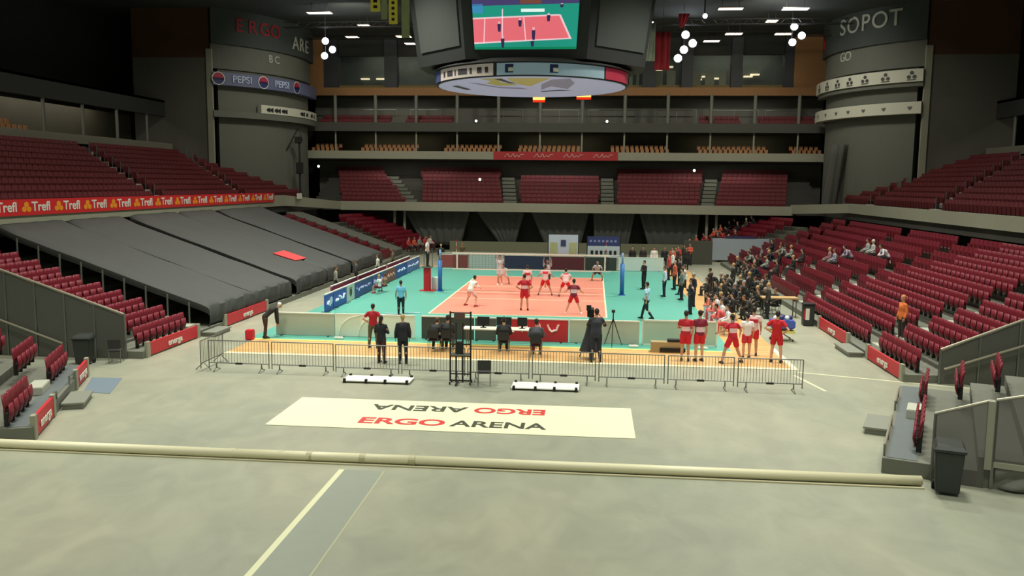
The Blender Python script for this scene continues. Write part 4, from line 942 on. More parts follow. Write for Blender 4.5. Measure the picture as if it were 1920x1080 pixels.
# banner stands beyond the end line
t = thing('banner_stand', (1.45, 15.4, 0), 0, 'tall white banner stand with a dark square crest behind the net', 'banner stand')
B((-1.15, 0, .2), (1.15, .05, 2.7)).build('print', mat('white_violet', (196, 198, 214), .5), t)
B((-.2, -.03, 1.8), (.2, 0, 2.3)).build('crest', mat('crest_navy', (60, 60, 100), .6), t)
for s in (-1, 1):
    B((s*.75-.3, -.02, .9), (s*.75+.3, 0, 2.1)).build('side_print', mat('pale_yellow_print', (180, 178, 130), .6, noise_amt=.3), t)
    MB().tube([(s*1.18, .03, 0), (s*1.18, .03, 2.75)], .04, 8).build('pole', m_dmetal, t)
t = thing('banner_stand', (4.6, 15.6, 0), 0, 'blue and white banner stand with two bands beyond the net antenna', 'banner stand')
B((-1.25, 0, 1.85), (1.25, .05, 2.6)).build('upper_print', mat('navy_banner', (48, 54, 104), .5), t)
B((-1.25, 0, .9), (1.25, .05, 1.85)).build('lower_print', mat('pale_banner', (184, 194, 200), .5), t)
for q in range(6): B((-1.0+.36*q, -.02, 1.2), (-.8+.36*q, 0, 1.5)).build('lettering', m_dmetal, t)
for q in range(7): B((-1.1+.32*q, -.02, 2.15), (-.92+.32*q, 0, 2.32)).build('lettering', mat('violet_letters', (130, 136, 180), .5), t)
for s in (-1, 1): MB().tube([(s*1.28, .03, 0), (s*1.28, .03, 2.65)], .04, 8).build('pole', m_dmetal, t)
t = thing('display_wall', (16.4, 24, 0), 0, 'large pale display wall with a dark top edge behind the supporters corner', 'board')
B((-2.35, 0, .2), (2.6, .1, 2.1)).build('panel', mat('pale_blue_wall', (168, 176, 184), .45, noise_amt=.1, scale=.6), t)
B((-1.2, -.02, 2.1), (1.4, .12, 2.3)).build('top_edge', mat('navy_edge', (50, 50, 90), .5), t)
for s in (-2.35, 2.6): B((s-.06, -.02, 0), (s+.06, .12, 2.15)).build('post', m_metal, t)
tag(B((-1.2, 0, .02), (1.2, .25, 2.0)).build('dark_partition', mat('partition_grey', (78, 78, 68), .8), loc=(12.6, 21.5, 0)), 'plain grey partition beside the pale display wall', 'partition')
# white board over the upper parapet
tag(B((0, -.6, 0), (.05, .6, .5)).build('notice_board', m_white, loc=(-22.2, 22.2, 5.1)), 'small white board standing above the parapet at the end of the long red banner', 'board')

# ------------------------------------------------------------------ crowd barriers
def barrier(x0, x1, y, label):
    L = x1-x0; t = thing('crowd_barrier', ((x0+x1)/2, y, 0), 0, label, 'barrier', 'crowd barriers in a row')
    fr = MB(); r = .019
    for z in (.28, 1.08): fr.tube([(-L/2+.05, 0, z), (L/2-.05, 0, z)], r, 8)
    for s in (-1, 1): fr.tube([(s*(L/2-.05), 0, .12), (s*(L/2-.05), 0, 1.08)], r, 8)
    fr.build('frame', m_metal, t)
    n = 20
    for i in range(n):
        x = -L/2+.05+(L-.1)*(i+1)/(n+1); MB().tube([(x, 0, .28), (x, 0, 1.08)], .008, 6).build('bar', m_metal, t)
    for s in (-1, 1):
        q = s*(L/2-.32); MB().tube([(q, -.28, .015), (q, -.04, .10), (q, 0, .28), (q, .04, .10), (q, .28, .015)], .018, 6).build('foot', m_metal, t)
    B((-.12, -.03, .24), (.12, .03, .30)).build('name_plate', m_dmetal, t)
bxs = [-9.7, -7.4, -5.08, -2.75, -.45, 1.75, 3.98, 6.25, 8.5, 10.68]
lbs = ['first at the end by the red boards', 'second from the red boards end', 'in front of the red shirt man', 'below the standing dark pair', 'below the officials table', 'below the seated grey jacket official', 'beside the cameraman', 'in front of the two red players', 'last of the row, in front of the red group']
for i in range(9): barrier(bxs[i]+.01, bxs[i+1]-.01, -23.0-.06*i+.03*(i % 2), 'grey steel crowd barrier, '+lbs[i])
t = thing('crowd_barrier', (-9.85, -22.3, 0), PI/2, 'grey steel crowd barrier turned endwise at the corner of the row', 'barrier')
fr = MB()
for z in (.28, 1.08): fr.tube([(-.9, 0, z), (.9, 0, z)], .019, 8)
for s in (-1, 1): fr.tube([(s*.9, 0, .1), (s*.9, 0, 1.08)], .019, 8)
fr.build('frame', m_metal, t)
for i in range(15): MB().tube([(-.9+1.8*(i+1)/16, 0, .28), (-.9+1.8*(i+1)/16, 0, 1.08)], .008, 6).build('bar', m_metal, t)
for s in (-1, 1): MB().tube([(s*.7, -.28, .015), (s*.7, 0, .28), (s*.7, .28, .015)], .018, 6).build('foot', m_metal, t)

# ------------------------------------------------------------------ bins, carts, furniture
def wheelie(x, y, rz, label, h=1.05, w_=.58):
    t = thing('wheeled_bin', (x, y, 0), rz, label, 'bin'); m = mat('black_bin_plastic', (46, 50, 46), .5)
    mb = MB(); a = w_*.40; b2 = w_*.5
    mb.add([(-a, -a, .06), (a, -a, .06), (a, a, .06), (-a, a, .06), (-b2, -b2, h-.12), (b2, -b2, h-.12), (b2, b2, h-.12), (-b2, b2, h-.12)], [(0,3,2,1),(4,5,6,7),(0,1,5,4),(1,2,6,5),(2,3,7,6),(3,0,4,7)])
    mb.build('body', m, t, bevel=.02)
    B((-b2-.03, -b2-.03, h-.12), (b2+.03, b2+.03, h-.06)).build('rim', m, t, bevel=.01)
    mb = MB(); mb.add([(-b2-.02, -b2-.04, h-.06), (b2+.02, -b2-.04, h-.06), (b2+.02, b2+.05, h-.06), (-b2-.02, b2+.05, h-.06), (-b2+.04, -b2+.02, h+.02), (b2-.04, -b2+.02, h+.02), (b2-.04, b2+.05, h+.05), (-b2+.04, b2+.05, h+.05)], [(0,3,2,1),(4,5,6,7),(0,1,5,4),(1,2,6,5),(2,3,7,6),(3,0,4,7)]); mb.build('lid', m, t)
    MB().tube([(-b2+.03, b2+.09, h-.02), (b2-.03, b2+.09, h-.02)], .02, 8).build('handle', m, t)
    for s in (-1, 1): MB().tube([(s*(a-.02), a, .1), (s*(a+.05), a, .1)], .1, 14).build('wheel', m_black, t)
wheelie(-14.5, -22.65, .2, 'black wheeled bin in front of the sloping panel wall')
wheelie(11.6, -32.45, -.3, 'lone black wheeled bin at the near end of the corner block', 1.1)
t = thing('waste_barrel', (14.15, -9.6, 0), 0, 'black upright bin with a red and white notice at the stand stairs', 'bin')
B((-.25, -.25, 0), (.25, .25, 1.0)).build('body', mat('black_bin_plastic', (46, 50, 46)), t, bevel=.03)
B((-.28, -.28, 1.0), (.28, .28, 1.08)).build('lid', m_black, t, bevel=.02)
B((-.18, -.27, .3), (0, -.25, .85)).build('notice', m_white, t); B((-.25, -.27, .35), (-.18, -.25, .8)).build('notice_edge', m_red, t)
def chair(x, y, rz, label, rgb=(40, 42, 40), group=None, z=0):
    t = thing('chair', (x, y, z), rz, label, 'chair', group); m = mat('chair_%d' % rgb[0], rgb, .6)
    B((-.23, -.22, .42), (.23, .22, .47)).build('seat', m, t, bevel=.015)
    B((-.22, -.25, .55), (.22, -.21, .88)).build('backrest', m, t, bevel=.012)
    for sx in (-1, 1):
        MB().tube([(sx*.2, -.22, 0), (sx*.2, -.23, .86)], .014, 8).build('leg', m_metal, t)
        MB().tube([(sx*.2, .2, 0), (sx*.2, .19, .43)], .014, 8).build('leg', m_metal, t)
chair(-13.55, -22.2, .3, 'small black chair between the wheeled bin and the red seats')
chair(.25, -23.85, .1, 'small black chair standing alone in front of the barriers beside the screen trolley')
t = thing('screen_trolley', (-.55, -23.85, 0), 0, 'tall steel trolley frame with a small screen in front of the barriers', 'trolley')
for x in (-.34, -.12, .1, .34): MB().tube([(x, .0 if abs(x) > .2 else -.15, .1), (x, .0 if abs(x) > .2 else -.15, 2.45 if abs(x) > .2 else 2.1)], .03, 8).build('upright', m_dmetal, t)
for z in (.35, .95, 1.35, 2.4): MB().tube([(-.34, 0, z), (.34, 0, z)], .025, 8).build('crossbar', m_dmetal, t)
MB().tube([(-.1, -.3, .06), (-.1, .3, .06)], .03, 8).build('base_bar', m_dmetal, t); MB().tube([(-.36, .25, .06), (.36, .25, .06)], .03, 8).build('base_bar', m_dmetal, t)
for x, y in ((-.34, .25), (.34, .25), (-.1, -.3), (.34, -.1), (-.34, -.1)): MB().tube([(x-.02, y, .05), (x+.02, y, .05)], .05, 12).build('caster', m_black, t)
B((-.2, -.12, 2.2), (.16, -.06, 2.42)).build('screen', mat('dim_screen', (84, 62, 56), .4), t)
B((-.3, -.2, 1.0), (.3, .1, 1.05)).build('shelf', m_metal, t)
B((-.1, -.18, 1.05), (.08, .05, 1.45)).build('control_box', m_black, t)
t = thing('officials_table', (.1, -17.2, .02), 0, 'long white-topped officials table carrying monitors', 'table')
B((-1.55, -.35, .72), (1.6, .35, .76)).build('table_top', m_white, t)
for x in (-1.4, 0, 1.45):
    for y in (-.3, .3): MB().tube([(x, y, 0), (x, y, .72)], .02, 8).build('leg', m_metal, t)
for i, (x, w_) in enumerate(((-.75, .5), (.1, .62), (.85, .4))):
    t = thing('monitor', (.1+x, -17.15, .78), 0, ['black monitor at the near end of the officials table by the dark jackets', 'wide black monitor in the middle of the officials table', 'small black monitor at the end of the officials table'][i], 'monitor', 'monitors on the officials table')
    B((-w_/2, -.02, .10), (w_/2, .02, .45)).build('display', m_black, t, bevel=.008); B((-.04, 0, 0), (.04, .03, .12)).build('stand', m_black, t); B((-.12, -.08, 0), (.12, .08, .012)).build('base', m_black, t)
t = thing('camera_tripod', (4.65, -16.4, .02), 0, 'empty black tripod beside the cameraman', 'tripod')
for a in (0, 2.1, 4.2): MB().tube([(0, 0, 1.15), (.42*math.cos(a+.4), .42*math.sin(a+.4), .0)], [.022, .014], 8).build('leg', m_dmetal, t)
MB().tube([(0, 0, 1.0), (0, 0, 1.4)], .025, 8).build('column', m_dmetal, t); B((-.07, -.08, 1.4), (.07, .08, 1.5)).build('head', m_dmetal, t)
t = thing('television_camera', (3.72, -19.15, .02), 0, 'broadcast camera on a skirted black pedestal operated by the cameraman', 'camera')
for a in (.5, 2.6, 4.7): MB().tube([(0, 0, 1.5), (.45*math.cos(a), .45*math.sin(a), .02)], [.035, .025], 8).build('leg', m_dmetal, t)
MB().tube([(0, 0, .95), (0, 0, 1.62)], .05, 10).build('column', m_dmetal, t)
B((-.13, -.3, 1.65), (.13, .35, 1.95)).build('body', m_black, t, bevel=.02); MB().tube([(0, .35, 1.8), (0, .6, 1.8)], [.08, .1], 14).build('lens', m_black, t)
B((-.16, -.42, 1.92), (.02, -.3, 2.12)).build('viewfinder', m_black, t); MB().tube([(.1, -.25, 1.6), (.3, -.55, 1.35)], .015, 8).build('pan_bar', m_dmetal, t)
mb = MB(); n = 20; vs = []
for j in range(6):
    q = j/5
    for k2 in range(n): a = 2*PI*k2/n; r = (.12+.26*q)*(1+.08*math.sin(a*5+j)); vs.append((r*math.cos(a), r*math.sin(a), 1.3-1.0*q))
mb.add(vs, [(j*n+k2, (j+1)*n+k2, (j+1)*n+(k2+1) % n, j*n+(k2+1) % n) for j in range(5) for k2 in range(n)]); mb.build('rain_skirt', mat('charcoal_cloth', (44, 46, 52), .8), t, smooth=True)
t = thing('ball_cart', (12.0, -13.9, 0), 0, 'blue fabric ball cart with yellow lower frame beside the red players', 'cart')
B((-.5, -.35, .55), (.5, .35, .92)).build('bag', mat('blue_fabric', (70, 92, 168), .7), t, bevel=.05)
for s in (-1, 1):
    for q in (-1, 1): MB().tube([(s*.42, q*.28, .06), (-s*.42, q*.28, .6)], .018, 8).build('leg', m_metal, t)
B((-.5, -.36, .36), (.5, .36, .46)).build('lower_band', mat('yellow_band', (214, 206, 110), .6), t)
for s in (-1, 1):
    for q in (-1, 1): MB().tube([(s*.42-.02, q*.28, .05), (s*.42+.02, q*.28, .05)], .05, 12).build('caster', m_black, t)
mballs = mat('white_ball', (222, 226, 230), .5); mbl2 = mat('navy_ball', (52, 60, 110), .5)
for i, (dx, dy, dz) in enumerate(((-.32, -.15, 1.0), (-.08, -.18, 1.01), (.17, -.13, 1.0), (.36, .1, .99), (-.2, .14, 1.0), (.05, .12, 1.02))):
    o = MB().ball((0, 0, 0), (.105, .105, .105), 16, 10).build('volleyball', mballs if i % 2 == 0 else mbl2, loc=(12.0+dx, -13.9+dy, dz), smooth=True)
    tag(o, '%s volleyball in the blue cart, %s' % ('white' if i % 2 == 0 else 'navy', ['front corner by the players', 'front middle', 'front corner by the stand', 'back corner by the stand', 'back corner by the players', 'back middle'][i]), 'ball', 'volleyballs in the cart')
t = thing('low_bench', (7.0, -17.35, .02), 0, 'low wooden bench with black cushion below the framed board', 'bench')
B((-.85, -.2, .0), (.45, .2, .42)).build('crate', mat('tan_wood', (160, 142, 100), .6), t); B((-.5, -.26, .05), (.5, -.2, .2)).build('slot', m_black, t); B((-.2, -.18, .42), (.6, .18, .52)).build('cushion', m_black, t, bevel=.02)
t = thing('team_table', (13.3, -7.0, 0), 0, 'tan topped table with papers at the end of the team area', 'table')
B((-.9, -.4, .95), (.9, .4, 1.02)).build('table_top', mat('tan_top', (178, 146, 96), .6), t)
for x in (-.8, .8):
    for y in (-.33, .33): MB().tube([(x, y, 0), (x, y, .95)], .03, 8).build('leg', m_metal, t)
tag(B((-.16, -.16, 0), (.16, .16, .42)).build('red_bucket', mat('red_bucket', (206, 30, 48), .5), loc=(-10.55, -17.2, .02), bevel=.03), 'bright red bucket on the mat beside the white cap worker', 'bucket')
# small white things on the floor near the boards
for i, (x, y, lb) in enumerate(((5.5, -16.6, 'folded white towel at the foot of the pale board beside the cameraman'), (8.3, -16.6, 'folded white towel under the framed board near the red players'), (-6.9, -16.6, 'small white cone at the foot of the milky board'))):
    tag(B((-.2, -.1, 0), (.2, .1, .1)).build('towel' if i < 2 else 'marker_cone', m_white, loc=(x, y, .02), bevel=.03), lb, 'towel' if i < 2 else 'cone')
# light blue jacket / mopping cloths by the boy
for i, (x, y) in enumerate(((-6.2, -9.6), (-5.35, -9.2))):
    tag(B((-.45, -.06, 0), (.45, .06, .05)).build('mop', mat('pale_blue_cloth', (170, 205, 215), .7), loc=(x, y, .035)), ['pale blue floor mop beside the ball boy, nearer the sideline boards', 'pale blue floor mop beside the ball boy, nearer the court'][i], 'mop')
# ------------------------------------------------------------------ people
# joints in metres for a 1.80 m figure facing +Y, feet on z = 0, x to the figure's right
def P_(hip_z=.95, lean=(0, 0), hips=None, arms=None, legs=None, head=(0, 0), sh=(0, 0)):
    """lean: forward shift of the chest / neck; arms: [(elbow),(wrist)] right then left; legs: [(knee),(ankle)]"""
    return dict(hz=hip_z, lean=lean, arms=arms, legs=legs, head=head)
def A2(e, w): return [(e, w), ((-e[0], e[1], e[2]), (-w[0], w[1], w[2]))]
POSES = {
 'stand': P_(arms=A2((.25, -.02, 1.14), (.26, .07, .90)), legs=[((.11, .02, .50), (.12, 0, .08)), ((-.11, .02, .50), (-.12, 0, .08))]),
 'hips': P_(arms=A2((.40, -.08, 1.18), (.20, .07, 1.02)), legs=[((.14, .02, .50), (.17, 0, .08)), ((-.14, .02, .50), (-.17, 0, .08))]),
 'crossed': P_(arms=[((.27, .04, 1.17), (-.04, .20, 1.20)), ((-.27, .04, 1.17), (.04, .24, 1.16))], legs=[((.10, .02, .50), (.12, 0, .08)), ((-.10, .02, .50), (-.12, .02, .08))]),
 'walk': P_(arms=[((.25, .10, 1.14), (.25, .26, .98)), ((-.25, -.12, 1.15), (-.26, -.10, .90))], legs=[((.09, .20, .52), (.09, .30, .09)), ((-.09, -.06, .50), (-.10, -.36, .14))]),
 'ready': P_(.80, (.16, .24), arms=A2((.30, .24, 1.02), (.22, .48, .92)), legs=[((.26, .18, .45), (.36, -.02, .08)), ((-.26, .18, .45), (-.36, -.02, .08))], head=(.06, -.02)),
 'wide': P_(.88, (.04, .06), arms=A2((.34, .06, 1.14), (.44, .26, 1.04)), legs=[((.24, .08, .46), (.38, 0, .08)), ((-.24, .08, .46), (-.38, 0, .08))]),
 'crouch': P_(.58, (.22, .36), arms=A2((.32, .30, .78), (.24, .52, .62)), legs=[((.30, .30, .42), (.34, -.02, .08)), ((-.30, .30, .42), (-.34, -.02, .08))], head=(.08, -.03)),
 'block': P_(1.02, arms=A2((.24, .06, 1.74), (.20, .12, 2.0)), legs=[((.10, .02, .56), (.12, -.04, .12)), ((-.10, .02, .56), (-.12, -.06, .12))]),
 'camera': P_(arms=[((.28, .18, 1.22), (.14, .42, 1.46)), ((-.28, .18, 1.22), (-.12, .40, 1.44))], legs=[((.11, .04, .50), (.14, .05, .08)), ((-.11, .0, .50), (-.14, -.06, .08))], lean=(.03, .06)),
 'sit': P_(.50, (-.02, .02), arms=A2((.26, .04, .74), (.16, .34, .62)), legs=[((.12, .45, .50), (.13, .47, .08)), ((-.12, .45, .50), (-.13, .47, .08))]),
 'sitfwd': P_(.50, (.18, .30), arms=A2((.28, .36, .66), (.10, .52, .60)), legs=[((.15, .45, .50), (.18, .42, .08)), ((-.15, .45, .50), (-.18, .42, .08))], head=(.06, -.03)),
 'bend': P_(.90, (.30, .48), arms=A2((.22, .50, .86), (.14, .52, .60)), legs=[((.12, .0, .50), (.13, -.02, .08)), ((-.12, .04, .50), (-.13, -.02, .08))], head=(.10, -.10)),
}
def joints(ps):
    hz = ps['hz']; l1, l2 = ps['lean']
    d = .55-.0; torso = math.sqrt(max(.2, .52**2-l2**2))
    J = dict(pel=Vector((0, 0, hz)), waist=Vector((0, l1*.4, hz+torso*.38)), chest=Vector((0, l1*.8+l2*.1, hz+torso*.72)), neck=Vector((0, l2, hz+torso)))
    up = (J['neck']-J['chest']).normalized()
    J['hd'] = J['neck']+up*.06+Vector((0, .02+ps['head'][0], .145+ps['head'][1]))
    J['sh'] = [J['neck']+Vector((s*.185, 0, -.055)) for s in (1, -1)]
    J['hip'] = [Vector((s*.095, 0, hz-.03)) for s in (1, -1)]
    return J
def remeshed(mb, name, vox):
    me = mb.mesh('tmp'); o = bpy.data.objects.new('tmp', me); C.objects.link(o)
    r = o.modifiers.new('r', 'REMESH'); r.mode = 'VOXEL'; r.voxel_size = vox
    s = o.modifiers.new('s', 'SMOOTH'); s.iterations = 2; s.factor = .5
    dg = bpy.context.evaluated_depsgraph_get(); dg.update()
    m = bpy.data.meshes.new_from_object(o.evaluated_get(dg)); m.name = name
    C.objects.unlink(o); bpy.data.objects.remove(o); m.shade_smooth(); m.materials.clear(); m.materials.append(None); return m
def limb(mb, a, b, c, ra, rb, rc, n=10):
    a, b, c = Vector(a), Vector(b), Vector(c)
    mb.tube([a, a.lerp(b, .45), b, b.lerp(c, .35), c], [ra, (ra*.95+rb*.05), rb, (rb*1.02), rc], n)
    mb.ball(b, (rb*.99,)*3, 10, 6); mb.ball(a, (ra*.98,)*3, 10, 6); mb.ball(c, (rc,)*3, 8, 5)
def hand(mb, w, elbow, side):
    w = Vector(w); d = (w-Vector(elbow)).normalized(); inn = Vector((-side, 0, 0)); nrm = (inn-d*inn.dot(d)).normalized(); ac = d.cross(nrm).normalized()
    R = Matrix((ac, nrm, d)).transposed()
    mb.ball(w+d*.045, (.04, .017, .055), 10, 7, R)
    return d, nrm, ac
def fingers(w, d, nrm, ac, side):
    mb = MB(); w = Vector(w)
    for i, (o, L) in enumerate(((-.030, .064), (-.010, .075), (.010, .070), (.030, .055))):
        b = w+d*.075+ac*o; p1 = b+(d*.9+nrm*.25).normalized()*L*.45; p2 = p1+(d*.7+nrm*.6).normalized()*L*.32; p3 = p2+(d*.35+nrm*.85).normalized()*L*.25
        mb.tube([b-d*.02, b, p1, p2, p3], [.009, .0095, .0088, .008, .006], 6)
    s = 1 if (ac.y > 0) else -1
    b = w+d*.03+ac*s*.032; p1 = b+(ac*s*.8+d*.6).normalized()*.035; p2 = p1+(ac*s*.3+d*.9+nrm*.3).normalized()*.03
    mb.tube([b-ac*s*.015, b, p1, p2], [.012, .0115, .010, .0075], 6)
    return mb
def body_mesh(pose, hi):
    ps = POSES[pose]; J = joints(ps); mb = MB()
    mb.tube([J['pel']-Vector((0, 0, .06)), J['pel']+Vector((0, 0, .04)), J['waist'], J['chest'], J['neck']-Vector((0, 0, .05)), J['neck']+Vector((0, 0, .0))], [.13, .155, .135, .165, .13, .06], 14, ell=.66, axis=(0, 1, 0))
    for q, s in ((0, 1), (1, -1)):
        e, w = ps['arms'][q]; k2, an = ps['legs'][q]
        limb(mb, J['sh'][q], e, w, .056, .041, .027); limb(mb, J['hip'][q], k2, an, .088, .056, .038)
        mb.tube([J['neck']-Vector((0, 0, .03)), J['sh'][q]], [.06, .052], 8)
        an = Vector(an); mb.tube([an+Vector((0, -.05, -.04)), an+Vector((0, .06, -.045)), an+Vector((0, .17, -.06))], [.036, .04, .026], 8)
        mb.ball(Vector(k2).lerp(an, .3)+Vector((0, -.02, 0)), (.052, .055, .1), 8, 6)
        hand(mb, w, e, s)
    mb.tube([J['neck']-Vector((0, 0, .06)), J['hd']-Vector((0, .01, .04))], [.058, .052], 10)
    h = J['hd']; mb.ball(h+Vector((0, -.01, .025)), (.075, .095, .095), 14, 10); mb.ball(h+Vector((0, .02, -.05)), (.055, .068, .07), 12, 8)
    mb.tube([h+Vector((0, .085, .02)), h+Vector((0, .108, -.018)), h+Vector((0, .085, -.025))], [.009, .015, .012], 6)
    for s in (-1, 1): mb.ball(h+Vector((s*.077, -.005, -.005)), (.012, .02, .03), 8, 6)
    m = remeshed(mb, 'body_'+pose, .014 if hi else .026)
    if hi:      # separate fingers rooted inside the palms
        bm = bmesh.new(); bm.from_mesh(m)
        for q, s in ((0, 1), (1, -1)):
            e, w = ps['arms'][q]; tmp = MB(); d, nrm, ac = hand(tmp, w, e, s)
            f = fingers(w, d, nrm, ac, s).mesh('f'); bm.from_mesh(f)
        bm.to_mesh(m); bm.free(); m.shade_smooth()
    return m
def top_mesh(pose, sleeve):
    ps = POSES[pose]; J = joints(ps); mb = MB(); jk = sleeve == 'jacket'; g = .03 if jk else .018
    low_ = J['pel']+Vector((0, 0, -.12 if jk else -.04))
    if ps['hz'] < .7: low_ = J['pel']+Vector((0, -.01, 0))
    mb.tube([low_, J['pel']+Vector((0, 0, .06)), J['waist'], J['chest'], J['neck']-Vector((0, 0, .055)), J['neck']-Vector((0, 0, -.0))], [.165+g*.6, .158+g, .14+g, .168+g, .135+g, .058+g*.4], 16, ell=.70, axis=(0, 1, 0))
    for q in (0, 1):
        e, w = ps['arms'][q]; e = Vector(e); w = Vector(w); sh = J['sh'][q]
        mb.tube([J['neck']-Vector((0, 0, .035)), sh], [.068+g*.4, .058+g*.6], 10); mb.ball(sh, (.062+g*.5,)*3, 10, 7)
        if sleeve == 'short': mb.tube([sh, sh.lerp(e, .62)], [.06+g*.5, .062+g*.5], 10)
        elif sleeve == 'none': pass
        else:
            mb.tube([sh, e, e.lerp(w, .92)], [.058+g*.5, .048+g*.5, .036+g*.5], 10); mb.ball(e, (.048+g*.5,)*3, 8, 6)
    return remeshed(mb, 'top_'+pose, .02)
def bottom_mesh(pose, kind):
    ps = POSES[pose]; J = joints(ps); mb = MB()
    mb.tube([J['pel']+Vector((0, 0, .07)), J['pel'], J['pel']-Vector((0, 0, .08))], [.155, .165, .13], 14, ell=.74, axis=(0, 1, 0))
    for q in (0, 1):
        k2, an = ps['legs'][q]; k2 = Vector(k2); an = Vector(an); hp = J['hip'][q]
        mb.ball(hp, (.105, .11, .10), 10, 7)
        if kind == 'shorts': mb.tube([hp, hp.lerp(k2, .72)], [.108, .098], 12)
        else:
            mb.tube([hp, hp.lerp(k2, .5), k2, k2.lerp(an, .4), an+Vector((0, 0, .0))], [.105, .095, .073, .068, .056], 12); mb.ball(k2, (.073,)*3, 10, 7)
    return remeshed(mb, 'bottom_'+pose, .02)
def hair_mesh(pose, long_):
    J = joints(POSES[pose]); h = J['hd']; mb = MB()
    mb.ball(h+Vector((0, -.022, .040)), (.085, .096, .096), 16, 10); mb.ball(h+Vector((0, -.05, -.005)), (.076, .062, .085), 12, 8)
    if long_: mb.tube([h+Vector((0, -.06, 0)), h+Vector((0, -.09, -.12)), h+Vector((0, -.09, -.24))], [.07, .065, .035], 10)
    return remeshed(mb, 'hair_'+pose, .02)
def shoe_mesh(pose, q):
    an = Vector(POSES[pose]['legs'][q][1]); mb = MB()
    mb.tube([an+Vector((0, -.075, -.035)), an+Vector((0, -.03, -.03)), an+Vector((0, .07, -.04)), an+Vector((0, .19, -.055))], [.036, .047, .046, .028], 10, ell=.95)
    mb.tube([an+Vector((0, -.01, -.03)), an+Vector((0, -.01, .03))], [.046, .044], 10)
    mb.box(an+Vector((-.042, -.09, -.08)), an+Vector((.042, .20, -.06)))
    return remeshed(mb, 'shoe_'+pose, .016)
def band_mat(name, base, band, z0, z1):
    """shirt cloth with a printed chest panel, laid out in the garment's own coordinates"""
    if name in MATS: return MATS[name]
    m = bpy.data.materials.new(name); m.use_nodes = True; nt = m.node_tree; b = nt.nodes['Principled BSDF']; b.inputs['Roughness'].default_value = .75
    tc = nt.nodes.new('ShaderNodeTexCoord'); sx = nt.nodes.new('ShaderNodeSeparateXYZ'); nt.links.new(tc.outputs['Object'], sx.inputs[0])
    def cmp(out, v, op):
        n = nt.nodes.new('ShaderNodeMath'); n.operation = op; nt.links.new(out, n.inputs[0]); n.inputs[1].default_value = v; return n.outputs[0]
    a = cmp(sx.outputs[2], z0, 'GREATER_THAN'); c = cmp(sx.outputs[2], z1, 'LESS_THAN')
    ab = nt.nodes.new('ShaderNodeMath'); ab.operation = 'ABSOLUTE'; nt.links.new(sx.outputs[0], ab.inputs[0]); d = cmp(ab.outputs[0], .15, 'LESS_THAN')
    m1 = nt.nodes.new('ShaderNodeMath'); m1.operation = 'MULTIPLY'; nt.links.new(a, m1.inputs[0]); nt.links.new(c, m1.inputs[1])
    m2 = nt.nodes.new('ShaderNodeMath'); m2.operation = 'MULTIPLY'; nt.links.new(m1.outputs[0], m2.inputs[0]); nt.links.new(d, m2.inputs[1])
    mx = nt.nodes.new('ShaderNodeMix'); mx.data_type = 'RGBA'; mx.inputs[6].default_value = srgb(*base); mx.inputs[7].default_value = srgb(*band)
    nt.links.new(m2.outputs[0], mx.inputs[0]); nt.links.new(mx.outputs[2], b.inputs['Base Color']); MATS[name] = m; return m
CACHE = {}
def cached(key, fn):
    if key not in CACHE: CACHE[key] = fn()
    return CACHE[key]
def cl(rgb): return rgb if not isinstance(rgb, tuple) else mat('cloth_%d_%d_%d' % rgb, rgb, .8)
SKIN = [mat('skin_a', (206, 160, 132), .6), mat('skin_b', (190, 142, 114), .6)]
HAIR = {'dark': mat('hair_dark', (34, 28, 24), .7), 'brown': mat('hair_brown', (84, 62, 42), .7), 'blond': mat('hair_blond', (186, 156, 100), .7), 'grey': mat('hair_grey', (150, 148, 142), .7), 'cap': mat('cap_white', (225, 225, 220), .7), 'hood': mat('hood_orange', (205, 130, 70), .7)}
NP = [0]
def person(x, y, rz, pose, label, top=(40, 42, 46), bot=(36, 38, 44), sleeve='jacket', kind='trousers', hair='dark', shoe=(30, 30, 30), h=1.0, z=0, hi=False, long_=False, group=None, face=None):
    """rz: 0 faces away from the camera (+Y), 180 towards it"""
    NP[0] += 1
    if 'sit' in pose and z > .2: OCC.append(Vector((x, y, z)))
    t = thing('person', (x, y, z), math.radians(rz), label, 'person', group)
    t.scale = (h, h, h)
    def put(name, me, m):
        o = bpy.data.objects.new(name, me); C.objects.link(o); o.parent = t
        o.material_slots[0].link = 'OBJECT'; o.material_slots[0].material = m; return o
    put('body', cached(('b', pose, hi), lambda: body_mesh(pose, hi)), SKIN[NP[0] % 2])
    put('shirt' if sleeve != 'jacket' else 'jacket', cached(('t', pose, sleeve), lambda: top_mesh(pose, sleeve)), cl(top))
    put(kind, cached(('l', pose, kind), lambda: bottom_mesh(pose, kind)), cl(bot))
    put('hair' if hair not in ('cap', 'hood') else hair, cached(('h', pose, long_), lambda: hair_mesh(pose, long_)), HAIR[hair])
    for q in (0, 1): put('shoe', cached(('s', pose, q), lambda: shoe_mesh(pose, q)), cl(shoe))
    if hi or abs(rz) > 60:
        hd = joints(POSES[pose])['hd']
        def eye():
            m = MB()
            for s in (-1, 1): m.ball(hd+Vector((s*.03, .083, .022)), (.011, .006, .007), 8, 6)
            m.tube([hd+Vector((-.022, .083, -.058)), hd+Vector((0, .091, -.06)), hd+Vector((.022, .083, -.058))], .005, 6)
            me = m.mesh('face'); me.materials.append(None); return me
        put('face_features', cached(('e', pose), eye), mat('face_dark', (70, 36, 34), .5))
    return t
RW = band_mat('team_shirt_red_white', (186, 26, 44), (236, 196, 196), 1.08, 1.24); RW2 = band_mat('team_shirt_white_red', (226, 190, 190), (196, 40, 56), 1.22, 1.36)
MR = band_mat('team_shirt_maroon', (128, 24, 48), (232, 196, 200), 1.04, 1.22)
RED = (204, 24, 40)
ct = 'player'
